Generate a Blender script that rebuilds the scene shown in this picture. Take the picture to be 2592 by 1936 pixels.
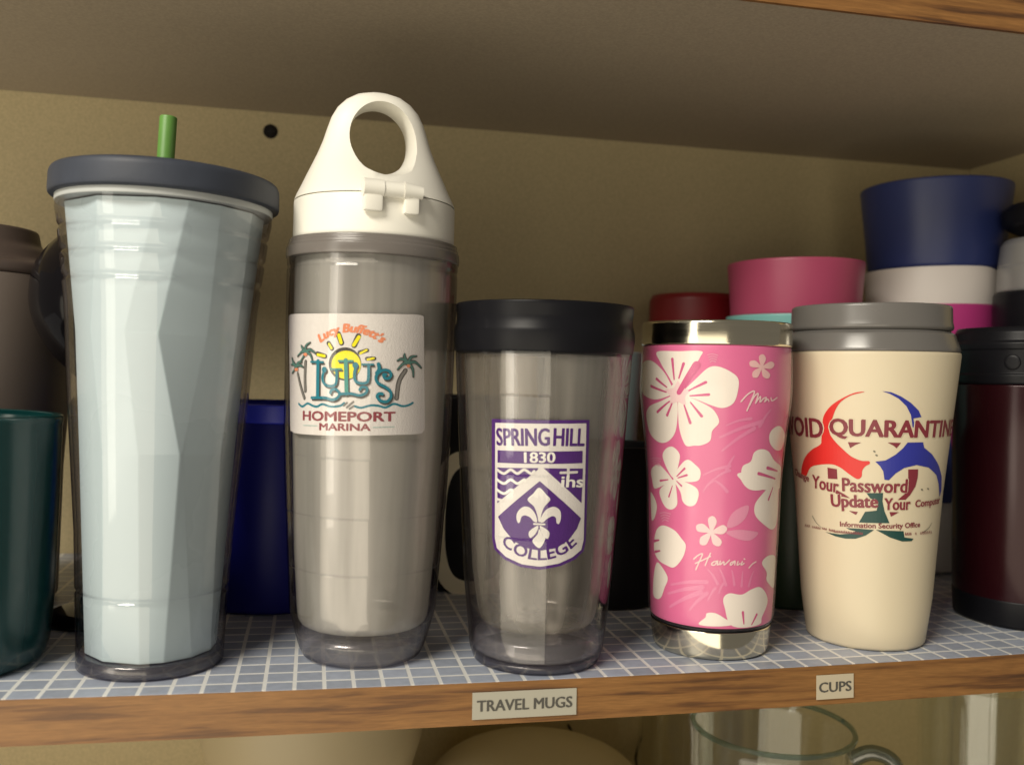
import bpy, bmesh, math, random
from mathutils import Vector, Matrix
from mathutils.geometry import tessellate_polygon

for o in list(bpy.data.objects):
    bpy.data.objects.remove(o)
scene = bpy.context.scene
COL = scene.collection
random.seed(7)

# ------------------------------------------------------------------ camera
cam_data = bpy.data.cameras.new('camera')
cam_data.sensor_width = 36.0
cam_data.lens = 32.53
cam_data.clip_start = 0.01
cam_data.clip_end = 50
cam_data.dof.use_dof = True
cam_data.dof.focus_distance = 0.45
cam_data.dof.aperture_fstop = 8.0
cam = bpy.data.objects.new('camera', cam_data)
COL.objects.link(cam)
yaw, pitch, roll = 0.21187, -0.00878, 0.02659
fw = Vector((math.sin(yaw) * math.cos(pitch), math.cos(yaw) * math.cos(pitch), math.sin(pitch)))
r0 = Vector((math.cos(yaw), -math.sin(yaw), 0))
u0 = r0.cross(fw)
rr = r0 * math.cos(roll) + u0 * math.sin(roll)
uu = u0 * math.cos(roll) - r0 * math.sin(roll)
M = Matrix((rr, uu, -fw)).transposed().to_4x4()
M.translation = Vector((0, -0.40544, 0.13663))
cam.matrix_world = M
scene.camera = cam

# ------------------------------------------------------------------ world and lamps
world = bpy.data.worlds.new('World')
scene.world = world
world.use_nodes = True
bg = world.node_tree.nodes['Background']
bg.inputs[0].default_value = (1.0, 0.92, 0.80, 1)
bg.inputs[1].default_value = 0.18

def area_lamp(name, loc, target, sx, sy, power, color):
    l = bpy.data.lights.new(name, 'AREA')
    l.shape = 'RECTANGLE'
    l.size, l.size_y = sx, sy
    l.energy = power
    l.color = color
    o = bpy.data.objects.new(name, l)
    COL.objects.link(o)
    o.location = loc
    d = Vector(target) - Vector(loc)
    o.rotation_euler = d.to_track_quat('-Z', 'Y').to_euler()
    return o

# ceiling fixture of the room, in front of the cupboard and to its left
area_lamp('ceiling_fixture', (-0.70, -0.75, 0.90), (0.10, 0.05, 0.1), 0.60, 0.25, 19.0, (1.0, 0.93, 0.80))
# light thrown back up by the bright worktop below the cupboard
area_lamp('worktop_bounce', (-0.80, -1.05, -0.45), (0.0, 0.25, 0.20), 2.0, 1.3, 18.0, (1.0, 0.90, 0.70))
# added tall lamp off to the left, for bright streaks on steel and plastic
area_lamp('added_streak_light', (-1.55, -1.05, 0.25), (0.10, 0.05, 0.12), 0.38, 1.3, 5.0, (1.0, 0.94, 0.80))

scene.view_settings.view_transform = 'Standard'
scene.view_settings.look = 'None'
scene.view_settings.exposure = 0.0
scene.view_settings.gamma = 1.0
scene.view_settings.use_curve_mapping = False
scene.render.engine = 'CYCLES'
scene.cycles.max_bounces = 16
scene.cycles.transparent_max_bounces = 32
scene.cycles.transmission_bounces = 12
scene.cycles.caustics_reflective = False
scene.cycles.caustics_refractive = False
DECALS = {
 'bottle': [
  ('base','w',0,'p',1,[-49.51,162.46,-30.52,162.31,-8.99,162.53,9.68,163.13,19.34,163.45,21.39,162.67,22.16,160.64,23.52,137.39,25.11,113.14,24.34,110.65,21.85,109.25,5.33,108.76,-10.7,108.17,-26.28,107.69,-41.21,107.6,-45.47,108.36,-47.69,110.76,-50.39,135.71,-55.48,159.74,-53.3,161.78]),
  ('lettering1','or',1,'a',"Lucy Buffett's",-11.34,131.66,23.88,128,53,5.06,0.07,1,0.35),
  ('sun','dk',1,'p',1,[-6.27,140.22,-6.47,138.23,-7.18,136.37,-8.35,134.78,-9.91,133.58,-11.73,132.86,-13.71,132.67,-15.71,133.02,-17.57,133.89,-19.16,135.22,-20.32,136.91,-20.97,138.84,-21.02,140.85,-20.48,142.81,-19.41,144.55,-17.9,145.95,-16.08,146.91,-14.11,147.36,-12.13,147.27,-10.27,146.65,-8.65,145.53,-7.4,144.01,-6.58,142.2]),
  ('sun','ye',2,'p',1,[-6.45,139.81,-6.64,138.1,-7.28,136.51,-8.34,135.14,-9.73,134.11,-11.37,133.49,-13.14,133.33,-14.92,133.63,-16.58,134.38,-17.98,135.51,-19.01,136.96,-19.58,138.61,-19.62,140.33,-19.15,142.01,-18.2,143.5,-16.86,144.7,-15.25,145.53,-13.49,145.92,-11.71,145.85,-10.04,145.31,-8.59,144.36,-7.47,143.06,-6.73,141.5]),
  ('sun','dk',1,'s',1,2.43,2.43,[-16.78,153.2,-15.24,149.3]),
  ('sun','ye',2,'s',1,1.54,1.54,[-16.47,152.8,-15.45,149.46]),
  ('sun','dk',1,'s',1,2.42,2.42,[-7.88,152.59,-9.59,148.34]),
  ('sun','ye',2,'s',1,1.53,1.53,[-7.59,152.19,-9.79,148.49]),
  ('sun','dk',1,'s',1,2.03,2.03,[-21.37,149.07,-19.64,146.7]),
  ('sun','ye',2,'s',1,1.14,1.14,[-21.04,148.67,-19.87,146.86]),
  ('sun','dk',1,'s',1,2.21,2.21,[-27.16,144.22,-23.01,143.14]),
  ('sun','ye',2,'s',1,1.31,1.31,[-26.79,143.82,-23.25,143.3]),
  ('sun','dk',1,'s',1,1.86,1.86,[-7.12,145.29,-4.0,146.35]),
  ('sun','ye',2,'s',1,0.97,0.97,[-6.83,144.89,-4.2,146.51]),
  ('sun','dk',1,'s',1,1.86,1.86,[-3.86,142.67,-0.83,142.8]),
  ('sun','ye',2,'s',1,0.97,0.97,[-3.57,142.28,-1.03,142.96]),
  ('lettering','dk',3,'s',1,1.7,1.7,[-25.87,140.13,-25.8,133.16,-25.66,124.07]),
  ('lettering','dk',3,'s',1,0.87,0.87,[-29.83,139.77,-23.22,139.76]),
  ('lettering','dk',3,'s',1,1.2,1.2,[-28.97,123.56,-21.89,123.82,-18.46,123.13,-16.02,123.92,-14.88,125.97,-16.74,127.84,-18.68,127.39,-19.17,126.13]),
  ('lettering','dk',3,'s',1,2.41,2.41,[-22.46,136.53,-22.41,136.25]),
  ('lettering','dk',3,'s',1,1.2,1.2,[-22.56,135.95,-23.3,132.84,-22.29,130.17,-19.46,129.1,-17.0,129.94,-16.41,132.27,-16.57,136.49]),
  ('lettering','dk',3,'s',1,0.77,0.77,[-19.24,136.77,-14.38,136.89]),
  ('lettering','dk',3,'s',1,1.69,1.69,[-12.54,141.01,-12.14,133.54,-11.75,126.07]),
  ('lettering','dk',3,'s',1,0.86,0.86,[-15.67,140.49,-9.47,140.64]),
  ('lettering','dk',3,'s',1,1.15,1.15,[-14.48,125.79,-9.83,126.12,-6.03,125.46,-3.44,126.67,-3.03,128.79,-5.2,129.22,-6.1,127.95]),
  ('lettering','dk',3,'s',1,2.49,2.49,[-8.29,138.91,-8.24,138.63]),
  ('lettering','dk',3,'s',1,1.23,1.23,[-8.08,138.06,-8.58,134.59,-7.9,131.74,-5.43,130.84,-3.02,131.48,-2.49,133.8,-2.59,139.17]),
  ('lettering','dk',3,'s',1,0.8,0.8,[-5.3,139.24,-0.64,139.37]),
  ('lettering','dk',3,'s',1,1.54,1.54,[1.6,139.67,1.95,137.37,0.97,135.61]),
  ('lettering','dk',3,'s',1,1.27,1.27,[4.97,135.14,3.92,135.11,4.45,133.58,6.19,133.43,7.2,135.0,6.27,136.71,3.76,137.03,1.36,135.43,0.68,133.11,1.87,131.02,4.77,129.54,6.96,127.85,7.54,125.34,5.95,123.1,3.25,123.25,1.49,125.05,2.2,126.51,3.73,126.34]),
  ('lettering','te',4,'s',1,1.7,1.7,[-26.51,140.93,-26.44,133.96,-26.3,124.86]),
  ('lettering','te',4,'s',1,0.88,0.88,[-30.54,140.57,-23.82,140.55]),
  ('lettering','te',4,'s',1,1.21,1.21,[-29.67,124.35,-22.49,124.61,-19.02,123.92,-16.57,124.71,-15.42,126.76,-17.29,128.63,-19.24,128.18,-19.74,126.92]),
  ('lettering','te',4,'s',1,2.41,2.41,[-23.06,137.33,-23.01,137.04]),
  ('lettering','te',4,'s',1,1.2,1.2,[-23.16,136.75,-23.91,133.64,-22.89,130.96,-20.03,129.89,-17.55,130.74,-16.96,133.06,-17.11,137.28]),
  ('lettering','t2',4,'s',1,0.77,0.77,[-19.81,137.56,-14.92,137.68]),
  ('lettering','t2',4,'s',1,1.69,1.69,[-13.07,141.8,-12.67,134.33,-12.27,126.86]),
  ('lettering','t2',4,'s',1,0.86,0.86,[-16.21,141.28,-9.98,141.44]),
  ('lettering','te',4,'s',1,1.15,1.15,[-15.01,126.58,-10.35,126.91,-6.54,126.25,-3.95,127.47,-3.54,129.59,-5.71,130.01,-6.61,128.74]),
  ('lettering','te',4,'s',1,2.49,2.49,[-8.8,139.7,-8.75,139.42]),
  ('lettering','te',4,'s',1,1.23,1.23,[-8.59,138.85,-9.1,135.38,-8.41,132.53,-5.94,131.64,-3.53,132.27,-3.0,134.59,-3.1,139.96]),
  ('lettering','te',4,'s',1,0.8,0.8,[-5.81,140.04,-1.15,140.17]),
  ('lettering','te',4,'s',1,1.54,1.54,[1.09,140.46,1.44,138.16,0.46,136.41]),
  ('lettering','te',4,'s',1,1.27,1.27,[4.45,135.93,3.4,135.91,3.93,134.38,5.66,134.23,6.67,135.8,5.74,137.51,3.24,137.83,0.84,136.23,0.16,133.9,1.35,131.82,4.25,130.34,6.43,128.65,7.0,126.15,5.42,123.9,2.73,124.05,0.97,125.85,1.68,127.3,3.21,127.14]),
  ('wave','te',1,'s',1,1.0,1.0,[-38.87,121.22,-35.94,120.1,-32.48,121.66,-29.3,120.8,-26.64,120.5,-23.7,121.72,-19.52,120.77,-15.2,121.33,-13.35,122.61]),
  ('wave7','te',1,'s',1,0.97,0.97,[-8.64,121.41,-5.83,120.79,-1.51,121.98,2.08,121.77,4.92,121.16,8.58,122.83,12.48,121.88,15.61,122.38,17.69,123.42]),
  ('boat','gy',2,'s',1,0.89,0.89,[-13.44,121.47,-12.12,122.72]),
  ('boat','gy',2,'s',1,0.89,0.89,[-12.06,120.7,-9.29,123.29]),
  ('boat','gy',2,'s',1,0.89,0.89,[-10.82,120.13,-9.12,121.39]),
  ('palm_tree2','dk',1,'s',1,2.13,2.13,[13.41,137.99,10.55,133.01,9.67,125.42]),
  ('palm_tree2','gy',2,'s',1,1.23,1.23,[13.41,137.99,10.55,133.01,9.67,125.42]),
  ('palm_tree2','dk',3,'s',1,2.13,0.99,[14.4,141.3,11.58,143.05,9.54,142.22]),
  ('palm_tree2','gr',4,'s',1,1.23,0.41,[14.4,141.3,11.58,143.05,9.36,142.46]),
  ('palm_tree2','dk',3,'s',1,2.13,0.99,[14.4,141.3,12.71,143.82,12.64,145.31]),
  ('palm_tree2','gr',4,'s',1,1.23,0.41,[14.4,141.3,12.71,143.82,12.46,145.55]),
  ('palm_tree2','dk',3,'s',1,2.13,0.99,[14.4,141.3,15.78,143.96,18.66,144.57]),
  ('palm_tree2','gr',4,'s',1,1.23,0.41,[14.4,141.3,15.78,143.96,18.45,144.81]),
  ('palm_tree2','dk',3,'s',1,2.13,0.99,[14.4,141.3,17.94,141.92,21.4,139.38]),
  ('palm_tree2','gr',4,'s',1,1.23,0.41,[14.4,141.3,17.94,141.92,21.18,139.62]),
  ('palm_tree2','dk',3,'s',1,2.13,0.99,[14.4,141.3,16.76,138.95,17.38,135.15]),
  ('palm_tree2','gr',4,'s',1,1.23,0.41,[14.4,141.3,16.76,138.95,17.18,135.4]),
  ('palm_tree2','dk',3,'s',1,2.13,0.99,[14.4,141.3,12.29,141.09,9.68,138.26]),
  ('palm_tree2','gr',4,'s',1,1.23,0.41,[14.4,141.3,12.29,141.09,9.5,138.5]),
  ('palm_tree2','or',5,'p',1,[15.54,140.1,15.29,139.57,14.66,139.34,14.01,139.53,13.73,140.05,13.97,140.58,14.6,140.81,15.25,140.62]),
  ('palm_tree3','dk',1,'s',1,1.9,1.9,[-34.31,140.51,-34.54,133.89,-34.07,127.29]),
  ('palm_tree3','gy',2,'s',1,0.99,0.99,[-34.31,140.51,-34.54,133.89,-34.07,127.29]),
  ('palm_tree3','dk',3,'s',1,2.15,0.99,[-34.45,145.05,-33.95,147.73,-31.31,149.14]),
  ('palm_tree3','gr',4,'s',1,1.24,0.41,[-34.45,145.05,-33.95,147.73,-31.55,149.39]),
  ('palm_tree3','dk',3,'s',1,2.15,0.99,[-34.45,145.05,-36.8,147.02,-37.44,147.77]),
  ('palm_tree3','gr',4,'s',1,1.24,0.41,[-34.45,145.05,-36.8,147.02,-37.74,148.02]),
  ('palm_tree3','dk',3,'s',1,2.15,0.99,[-34.45,145.05,-36.84,144.99,-40.16,142.9]),
  ('palm_tree3','gr',4,'s',1,1.24,0.41,[-34.45,145.05,-36.84,144.99,-40.5,143.15]),
  ('palm_tree3','dk',3,'s',1,2.15,0.99,[-34.45,145.05,-31.22,145.95,-28.16,144.45]),
  ('palm_tree3','gr',4,'s',1,1.24,0.41,[-34.45,145.05,-31.22,145.95,-28.37,144.69]),
  ('palm_tree3','dk',3,'s',1,2.15,0.99,[-34.45,145.05,-31.35,144.04,-29.68,141.23]),
  ('palm_tree3','gr',4,'s',1,1.24,0.41,[-34.45,145.05,-31.35,144.04,-29.9,141.48]),
  ('palm_tree3','dk',3,'s',1,2.15,0.99,[-34.45,145.05,-35.17,143.36,-37.9,140.22]),
  ('palm_tree3','gr',4,'s',1,1.24,0.41,[-34.45,145.05,-35.17,143.36,-38.21,140.46]),
  ('palm_tree3','or',5,'p',1,[-32.92,143.82,-33.26,143.3,-34.13,143.07,-35.05,143.28,-35.45,143.8,-35.09,144.33,-34.18,144.56,-33.3,144.35]),
  ('palm_tree4','dk',1,'s',1,1.75,1.75,[-40.18,135.02,-37.68,129.67,-34.61,123.97]),
  ('palm_tree4','gy',2,'s',1,0.83,0.83,[-40.18,135.02,-37.68,129.67,-34.61,123.97]),
  ('palm_tree4','dk',3,'s',1,2.17,1.0,[-41.32,138.13,-45.2,140.7,-45.82,142.05]),
  ('palm_tree4','gr',4,'s',1,1.25,0.42,[-41.32,138.13,-45.2,140.7,-46.3,142.3]),
  ('palm_tree4','dk',3,'s',1,2.17,1.0,[-41.32,138.13,-44.35,139.21,-46.6,138.88]),
  ('palm_tree4','gr',4,'s',1,1.25,0.42,[-41.32,138.13,-44.35,139.21,-47.11,139.13]),
  ('palm_tree4','dk',3,'s',1,2.17,1.0,[-41.32,138.13,-42.43,137.2,-45.24,135.02]),
  ('palm_tree4','gr',4,'s',1,1.25,0.42,[-41.32,138.13,-42.43,137.2,-45.7,135.26]),
  ('palm_tree4','dk',3,'s',1,2.17,1.0,[-41.32,138.13,-39.71,139.9,-36.69,140.23]),
  ('palm_tree4','gr',4,'s',1,1.25,0.42,[-41.32,138.13,-39.71,139.9,-36.98,140.48]),
  ('palm_tree4','dk',3,'s',1,2.17,1.0,[-41.32,138.13,-38.45,138.92,-35.59,137.97]),
  ('palm_tree4','gr',4,'s',1,1.25,0.42,[-41.32,138.13,-38.45,138.92,-35.87,138.21]),
  ('palm_tree4','or',5,'p',1,[-39.3,136.91,-39.74,136.37,-40.89,136.14,-42.14,136.34,-42.7,136.86,-42.19,137.4,-40.96,137.64,-39.78,137.44]),
  ('lettering5','ma',1,'t','HOMEPORT',-13.03,116.61,44.48,4.17,1.45,0.07,0),
  ('lettering6','ma',1,'t','MARINA',-13.3,111.88,23.38,3.08,1.54,0.07,0),
  ('dash1','pt',1,'s',1,0.5,0.5,[-34.99,111.61,-26.4,111.83]),
  ('dash2','pt',1,'s',1,0.49,0.49,[-0.34,112.14,8.94,112.53]),
 ],
 'tumbler': [
  ('base','pu',0,'p',0,[-31.69,117.13,12.12,117.96,13.26,90.32,14.44,62.46,13.63,57.87,9.31,54.46,1.65,51.57,-7.98,49.86,-17.63,50.74,-25.88,53.51,-31.25,57.5,-32.38,62.01,-32.06,88.95]),
  ('border','w',1,'p',0,[-29.79,115.54,10.58,116.42,11.72,90.38,13.08,63.02,12.1,58.54,7.61,55.49,0.6,52.75,-8.02,51.29,-16.66,51.96,-24.8,54.69,-29.65,58.16,-30.75,62.68,-30.25,89.11]),
  ('date_bar','pu',2,'p',0,[-28.68,103.12,9.45,103.96,9.72,98.42,-28.74,97.47]),
  ('lettering7','w',3,'t','1830',-9.58,100.8,13.07,4.71,1.84,0.05,0),
  ('lettering8','pu',2,'t','SPRING',-17.43,109.66,23.23,7.78,2.13,0.035,0),
  ('lettering9','pu',2,'t','HILL',3.07,110.13,13.76,7.8,-0.24,0.035,0),
  ('field10','pu',2,'p',0,[-28.87,95.21,-10.1,96.08,-10.26,95.3,-29.05,78.85]),
  ('field11','pu',2,'p',0,[-7.83,96.1,10.15,95.94,10.47,80.07]),
  ('wave12','w',3,'s',1,1.24,1.24,[-28.88,94.2,-25.48,92.72,-22.26,94.69,-19.16,93.15,-16.17,95.05,-13.21,93.46,-11.82,94.51]),
  ('wave13','w',3,'s',1,1.24,1.24,[-28.93,89.64,-25.5,88.18,-22.25,90.17,-19.12,88.64,-16.12,90.54,-15.66,89.84]),
  ('wave14','w',3,'s',1,1.25,1.25,[-28.98,85.03,-25.52,83.59,-22.24,85.59,-21.03,84.95]),
  ('wave15','w',3,'s',1,1.25,1.25,[-29.03,80.74,-26.16,80.27]),
  ('lettering16','w',3,'t','ihs',5.44,90.04,10.26,5.04,-0.94,0.05,0),
  ('cross','w',3,'s',0,1.23,1.23,[3.02,96.41,3.22,92.4]),
  ('cross','w',3,'s',0,1.14,1.14,[-0.32,94.13,7.21,94.36]),
  ('field17','pu',2,'p',0,[-9.3,90.2,10.71,73.13,8.88,68.38,5.03,63.46,-0.71,59.91,-8.23,58.65,-14.84,59.55,-20.69,62.34,-25.81,67.4,-28.74,72.73]),
  ('fleur_de_lis','w',3,'p',1,[-9.45,87.24,-6.24,84.14,-4.46,81.89,-6.98,78.65,-8.23,74.96,-8.51,71.98,-9.42,71.95,-10.04,74.9,-11.49,78.5,-14.49,81.56,-12.06,84.41]),
  ('fleur_de_lis','w',3,'p',1,[-9.97,71.8,-10.96,75.33,-13.29,77.96,-16.05,78.37,-18.6,76.28,-19.49,73.47,-18.79,70.86,-17.75,71.3,-17.16,73.54,-15.53,74.42,-13.21,73.63,-11.57,71.87]),
  ('fleur_de_lis','w',3,'p',1,[-8.6,71.75,-7.77,74.97,-5.59,77.76,-2.43,78.71,0.2,76.88,0.68,73.67,-0.01,71.07,-1.2,71.39,-1.62,73.59,-3.19,74.5,-5.67,73.19,-7.13,71.7]),
  ('fleur_de_lis','w',3,'p',1,[-8.97,68.53,-7.51,65.83,-6.15,63.93,-8.64,59.83,-11.93,62.83,-9.73,65.99]),
  ('fleur_de_lis','w',3,'p',1,[-10.15,69.87,-13.56,67.06,-13.04,64.33,-10.75,66.09,-9.35,69.21]),
  ('fleur_de_lis','w',3,'p',1,[-8.18,69.93,-4.45,67.26,-5.04,64.18,-7.42,65.83,-8.76,69.23]),
  ('fleur_de_lis','w',3,'s',1,0.82,0.82,[-11.41,70.73,-6.64,70.7]),
  ('lettering18','pu',2,'a','COLLEGE',-9.22,81.55,24.61,-131,-47,5.38,0.04,-1,0),
 ],
 'pink': [
  ('flower0','w',1,'p',1,[-44.18,150.64,-31.06,150.88,-20.84,150.99,-21.27,148.06,-24.58,141.62,-29.59,133.48,-31.77,132.33,-36.7,139.22,-41.67,145.69]),
  ('flower0','w',1,'p',1,[-33.47,131.73,-38.69,140.27,-46.65,145.69,-55.03,146.3,-65.33,142.99,-65.3,137.2,-65.35,131.45,-51.55,127.54,-42.9,127.03,-34.02,129.83]),
  ('flower0','w',1,'p',1,[-33.12,129.05,-41.45,126.0,-51.11,122.81,-55.82,118.09,-53.48,110.35,-45.93,105.89,-39.28,105.75,-34.3,109.5,-32.08,115.61,-31.4,124.82]),
  ('flower0','w',1,'p',1,[-30.58,129.15,-31.22,118.36,-30.6,111.37,-27.9,105.06,-23.52,105.24,-20.38,105.53,-16.33,107.88,-15.41,112.73,-12.46,117.1,-14.61,122.34,-18.48,125.37,-25.34,128.56]),
  ('flower0','w',1,'p',1,[-29.53,130.8,-27.45,132.75,-23.01,137.41,-17.82,142.85,-13.61,143.75,-8.4,141.53,-4.72,137.95,-4.83,131.63,-6.59,126.31,-10.83,123.95,-15.61,124.95,-22.85,127.85,-27.9,129.26]),
  ('flower0','w',1,'p',1,[-34.13,134.41,-28.52,133.51,-26.36,129.85,-29.57,126.51,-34.68,127.37]),
  ('flower0','pk',2,'s',1,1.4,0.7,[-34.42,147.09,-33.13,137.13]),
  ('flower0','pk',2,'s',1,1.39,0.7,[-28.65,144.85,-30.77,137.73]),
  ('flower0','pk',2,'s',1,1.37,0.69,[-18.55,136.06,-25.89,131.89]),
  ('flower0','pk',2,'s',1,1.37,0.69,[-17.2,130.19,-25.33,129.36]),
  ('flower0','pk',2,'s',1,1.39,0.69,[-20.16,119.71,-25.12,126.16]),
  ('flower0','pk',2,'s',1,1.4,0.7,[-25.41,116.25,-28.11,124.7]),
  ('flower0','pk',2,'s',1,1.42,0.71,[-37.33,119.38,-34.3,125.22]),
  ('flower0','pk',2,'s',1,1.44,0.72,[-43.65,120.68,-35.66,126.25]),
  ('flower0','pk',2,'s',1,1.44,0.72,[-48.14,133.48,-37.45,130.78]),
  ('flower0','pk',2,'s',1,1.43,0.71,[-43.76,137.17,-37.19,133.24]),
  ('flower0','w3',1.9,'p',1,[-25.15,132.05,-27.58,128.86,-27.51,124.83,-31.29,126.17,-35.55,124.57,-35.04,128.67,-38.04,131.78,-33.52,132.93,-31.2,136.38,-28.94,133.02]),
  ('flower0','pk',3,'s',1,3.71,2.33,[-22.65,144.32,-26.53,137.85,-30.62,130.76]),
  ('flower1','w',1,'p',1,[-42.0,98.48,-39.43,102.56,-35.19,103.88,-31.48,101.02,-31.58,96.66,-34.69,88.74,-38.46,91.66]),
  ('flower1','w',1,'p',1,[-35.38,88.4,-30.38,95.67,-26.85,98.12,-23.53,96.2,-20.72,93.16,-21.24,88.81,-24.67,87.36,-29.33,87.18]),
  ('flower1','w',1,'p',1,[-36.1,87.78,-44.03,93.86,-49.18,93.34,-54.55,89.97,-53.58,85.57,-50.28,81.35,-38.74,85.58]),
  ('flower1','pk',2,'s',1,1.09,0.54,[-28.63,93.65,-33.02,89.45]),
  ('flower1','pk',2,'s',1,1.09,0.54,[-27.5,90.49,-32.4,88.69]),
  ('flower1','pk',2,'s',1,1.12,0.56,[-44.6,86.04,-38.66,87.24]),
  ('flower1','w',1,'p',1,[-35.75,87.4,-45.17,81.55,-44.16,76.85,-40.38,73.13,-36.24,72.64,-33.11,75.22,-33.14,79.95,-34.28,86.96]),
  ('flower1','w',1,'p',1,[-34.98,88.08,-31.18,81.93,-29.79,77.35,-26.5,75.32,-22.78,76.83,-21.53,82.78,-25.32,86.01]),
  ('flower1','pk',2,'s',1,0.96,0.48,[-38.25,78.78,-35.86,84.41]),
  ('flower1','pk',2,'s',1,0.95,0.47,[-30.49,84.96,-33.2,87.06]),
  ('flower2','w2',2,'p',1,[6.25,143.81,7.72,145.83,8.55,147.89,7.7,149.58,6.32,150.05,4.82,148.92,5.12,146.53]),
  ('flower2','w2',2,'p',1,[6.25,143.81,8.9,143.22,11.58,143.2,13.45,144.45,13.57,145.77,11.59,146.71,8.87,145.67]),
  ('flower2','w2',2,'p',1,[6.25,143.81,6.38,141.42,7.08,139.36,8.94,138.42,10.49,138.75,11.07,140.47,9.06,142.23]),
  ('flower2','w2',2,'p',1,[6.25,143.81,3.84,142.94,2.01,141.69,1.59,139.89,2.3,138.78,4.13,138.88,5.4,140.99]),
  ('flower2','w2',2,'p',1,[6.25,143.81,4.61,145.65,2.81,146.94,0.94,146.75,0.11,145.74,0.73,144.1,3.12,143.65]),
  ('flower3','w',1,'p',1,[5.26,102.48,9.02,104.06,14.37,102.86,20.96,97.69,36.45,91.58,36.41,83.2,8.19,84.52,2.12,87.44,-0.8,91.75,-0.21,96.05,3.76,98.19]),
  ('flower3','w',1,'p',1,[13.89,111.54,17.56,114.72,23.55,114.57,31.93,109.24,28.33,103.6,21.0,103.16,15.1,106.64]),
  ('flower3','pk',2,'s',1,1.63,0.81,[8.83,92.19,22.93,88.77]),
  ('flower3','pk',2,'s',1,1.64,0.82,[14.64,94.71,24.83,92.5]),
  ('flower3','w',1,'p',1,[-0.56,92.96,-0.62,88.88,3.57,84.76,10.29,83.87,18.5,85.35,36.5,87.46,30.42,92.87]),
  ('flower3','w',1,'p',1,[19.56,85.88,11.3,81.01,7.6,76.47,8.66,71.15,16.07,65.97,23.77,63.43,30.67,66.82,31.37,75.82,29.08,83.91]),
  ('flower3','pk',2,'s',1,1.31,0.66,[17.57,78.88,21.06,84.58]),
  ('flower4','w',1,'p',1,[-56.6,78.91,-50.72,76.6,-48.11,72.09,-50.91,66.2,-54.86,64.98,-56.09,72.81]),
  ('flower4','w',1,'p',1,[-48.28,60.82,-42.26,63.86,-34.69,62.54,-30.34,58.96,-27.87,55.72,-29.58,49.58,-34.66,44.07,-40.51,44.28,-46.66,45.59,-51.28,49.01,-51.62,54.46]),
  ('flower4','w',1,'p',1,[-48.57,44.02,-43.44,42.55,-39.14,37.9,-41.61,32.62,-44.82,27.0,-49.6,25.36,-53.96,26.98,-52.57,36.5]),
  ('flower4','pk',2,'s',1,1.47,0.74,[-51.16,54.54,-45.96,55.91]),
  ('flower4','pk',2,'s',1,1.47,0.74,[-50.23,49.2,-45.24,50.58]),
  ('flower5','w3',2,'p',1,[-14.89,63.49,-13.23,66.08,-12.33,68.67,-13.26,70.79,-14.8,71.35,-16.54,69.89,-16.2,66.89]),
  ('flower5','w3',2,'p',1,[-14.89,63.49,-11.94,62.81,-9.17,62.81,-7.37,64.36,-7.27,66.01,-9.19,67.21,-11.98,65.89]),
  ('flower5','w3',2,'p',1,[-14.89,63.49,-14.73,60.49,-13.94,57.91,-11.89,56.78,-10.25,57.23,-9.66,59.39,-11.77,61.57]),
  ('flower5','w3',2,'p',1,[-14.89,63.49,-17.75,62.28,-20.07,60.59,-20.62,58.26,-19.71,56.91,-17.42,57.17,-15.88,59.9]),
  ('flower5','w3',2,'p',1,[-14.89,63.49,-16.8,65.76,-19.0,67.29,-21.41,66.93,-22.53,65.58,-21.71,63.55,-18.63,63.14]),
  ('leaf19','lp',1,'p',1,[-7.11,66.05,-5.47,71.92,-1.26,75.45,3.98,76.57,2.85,71.33,-1.58,67.29]),
  ('leaf20','lp',1,'p',1,[-7.64,63.7,-1.49,64.95,6.02,64.21,10.8,62.8,5.54,59.54,-1.97,60.57]),
  ('flower6','w',1,'p',1,[-2.38,17.6,-7.08,26.79,-7.86,31.47,-4.79,33.89,1.9,33.09,7.7,35.27,13.69,35.93,19.47,32.24,22.19,27.03,17.28,20.57,15.4,17.04]),
  ('flower6','w',1,'p',1,[-19.97,17.44,-16.94,21.49,-16.24,23.62,-12.01,23.93,-6.9,21.48,-2.77,18.21]),
  ('flower6','pk',2,'s',1,1.42,0.71,[3.07,24.31,4.11,18.58]),
  ('flower6','pk',2,'s',1,1.44,0.72,[12.5,22.37,9.33,17.75]),
  ('flower7','w',1,'p',1,[14.59,47.72,19.76,50.74,29.42,49.43,36.45,44.18,36.48,35.59,29.93,32.96,19.99,38.16,19.47,42.41]),
  ('frond_leaf21','lp2',1,'s',1,1.06,2.35,[-11.86,109.67,-2.43,114.3,8.16,117.51]),
  ('frond_leaf22','lp2',1,'s',1,0.96,2.13,[-10.66,103.31,-3.45,109.48,4.2,114.28]),
  ('frond_leaf23','lp2',1,'s',1,0.72,1.59,[-9.09,115.62,-3.68,118.0,2.08,119.07]),
  ('frond_leaf24','lp2',1,'s',1,0.82,1.83,[12.85,123.41,9.82,120.03,7.13,115.36]),
  ('frond_leaf25','lp2',1,'s',1,0.72,1.6,[-4.86,100.8,-6.59,97.93,-8.27,93.76]),
  ('frond_leaf26','lp2',1,'s',1,0.73,1.61,[-19.22,91.1,-12.98,94.23,-6.77,95.94]),
  ('frond_leaf27','lp2',1,'s',1,0.63,1.4,[-14.95,88.65,-10.83,91.9,-6.68,93.8]),
  ('frond_leaf28','lp2',1,'s',1,0.97,2.16,[-36.7,35.04,-25.97,38.03,-16.67,38.92]),
  ('frond_leaf29','lp2',1,'s',1,1.09,2.41,[-38.87,30.13,-28.13,34.17,-19.08,36.05]),
  ('frond_leaf30','lp2',1,'s',1,1.19,2.65,[-37.63,23.75,-27.94,29.74,-19.67,33.63]),
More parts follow.
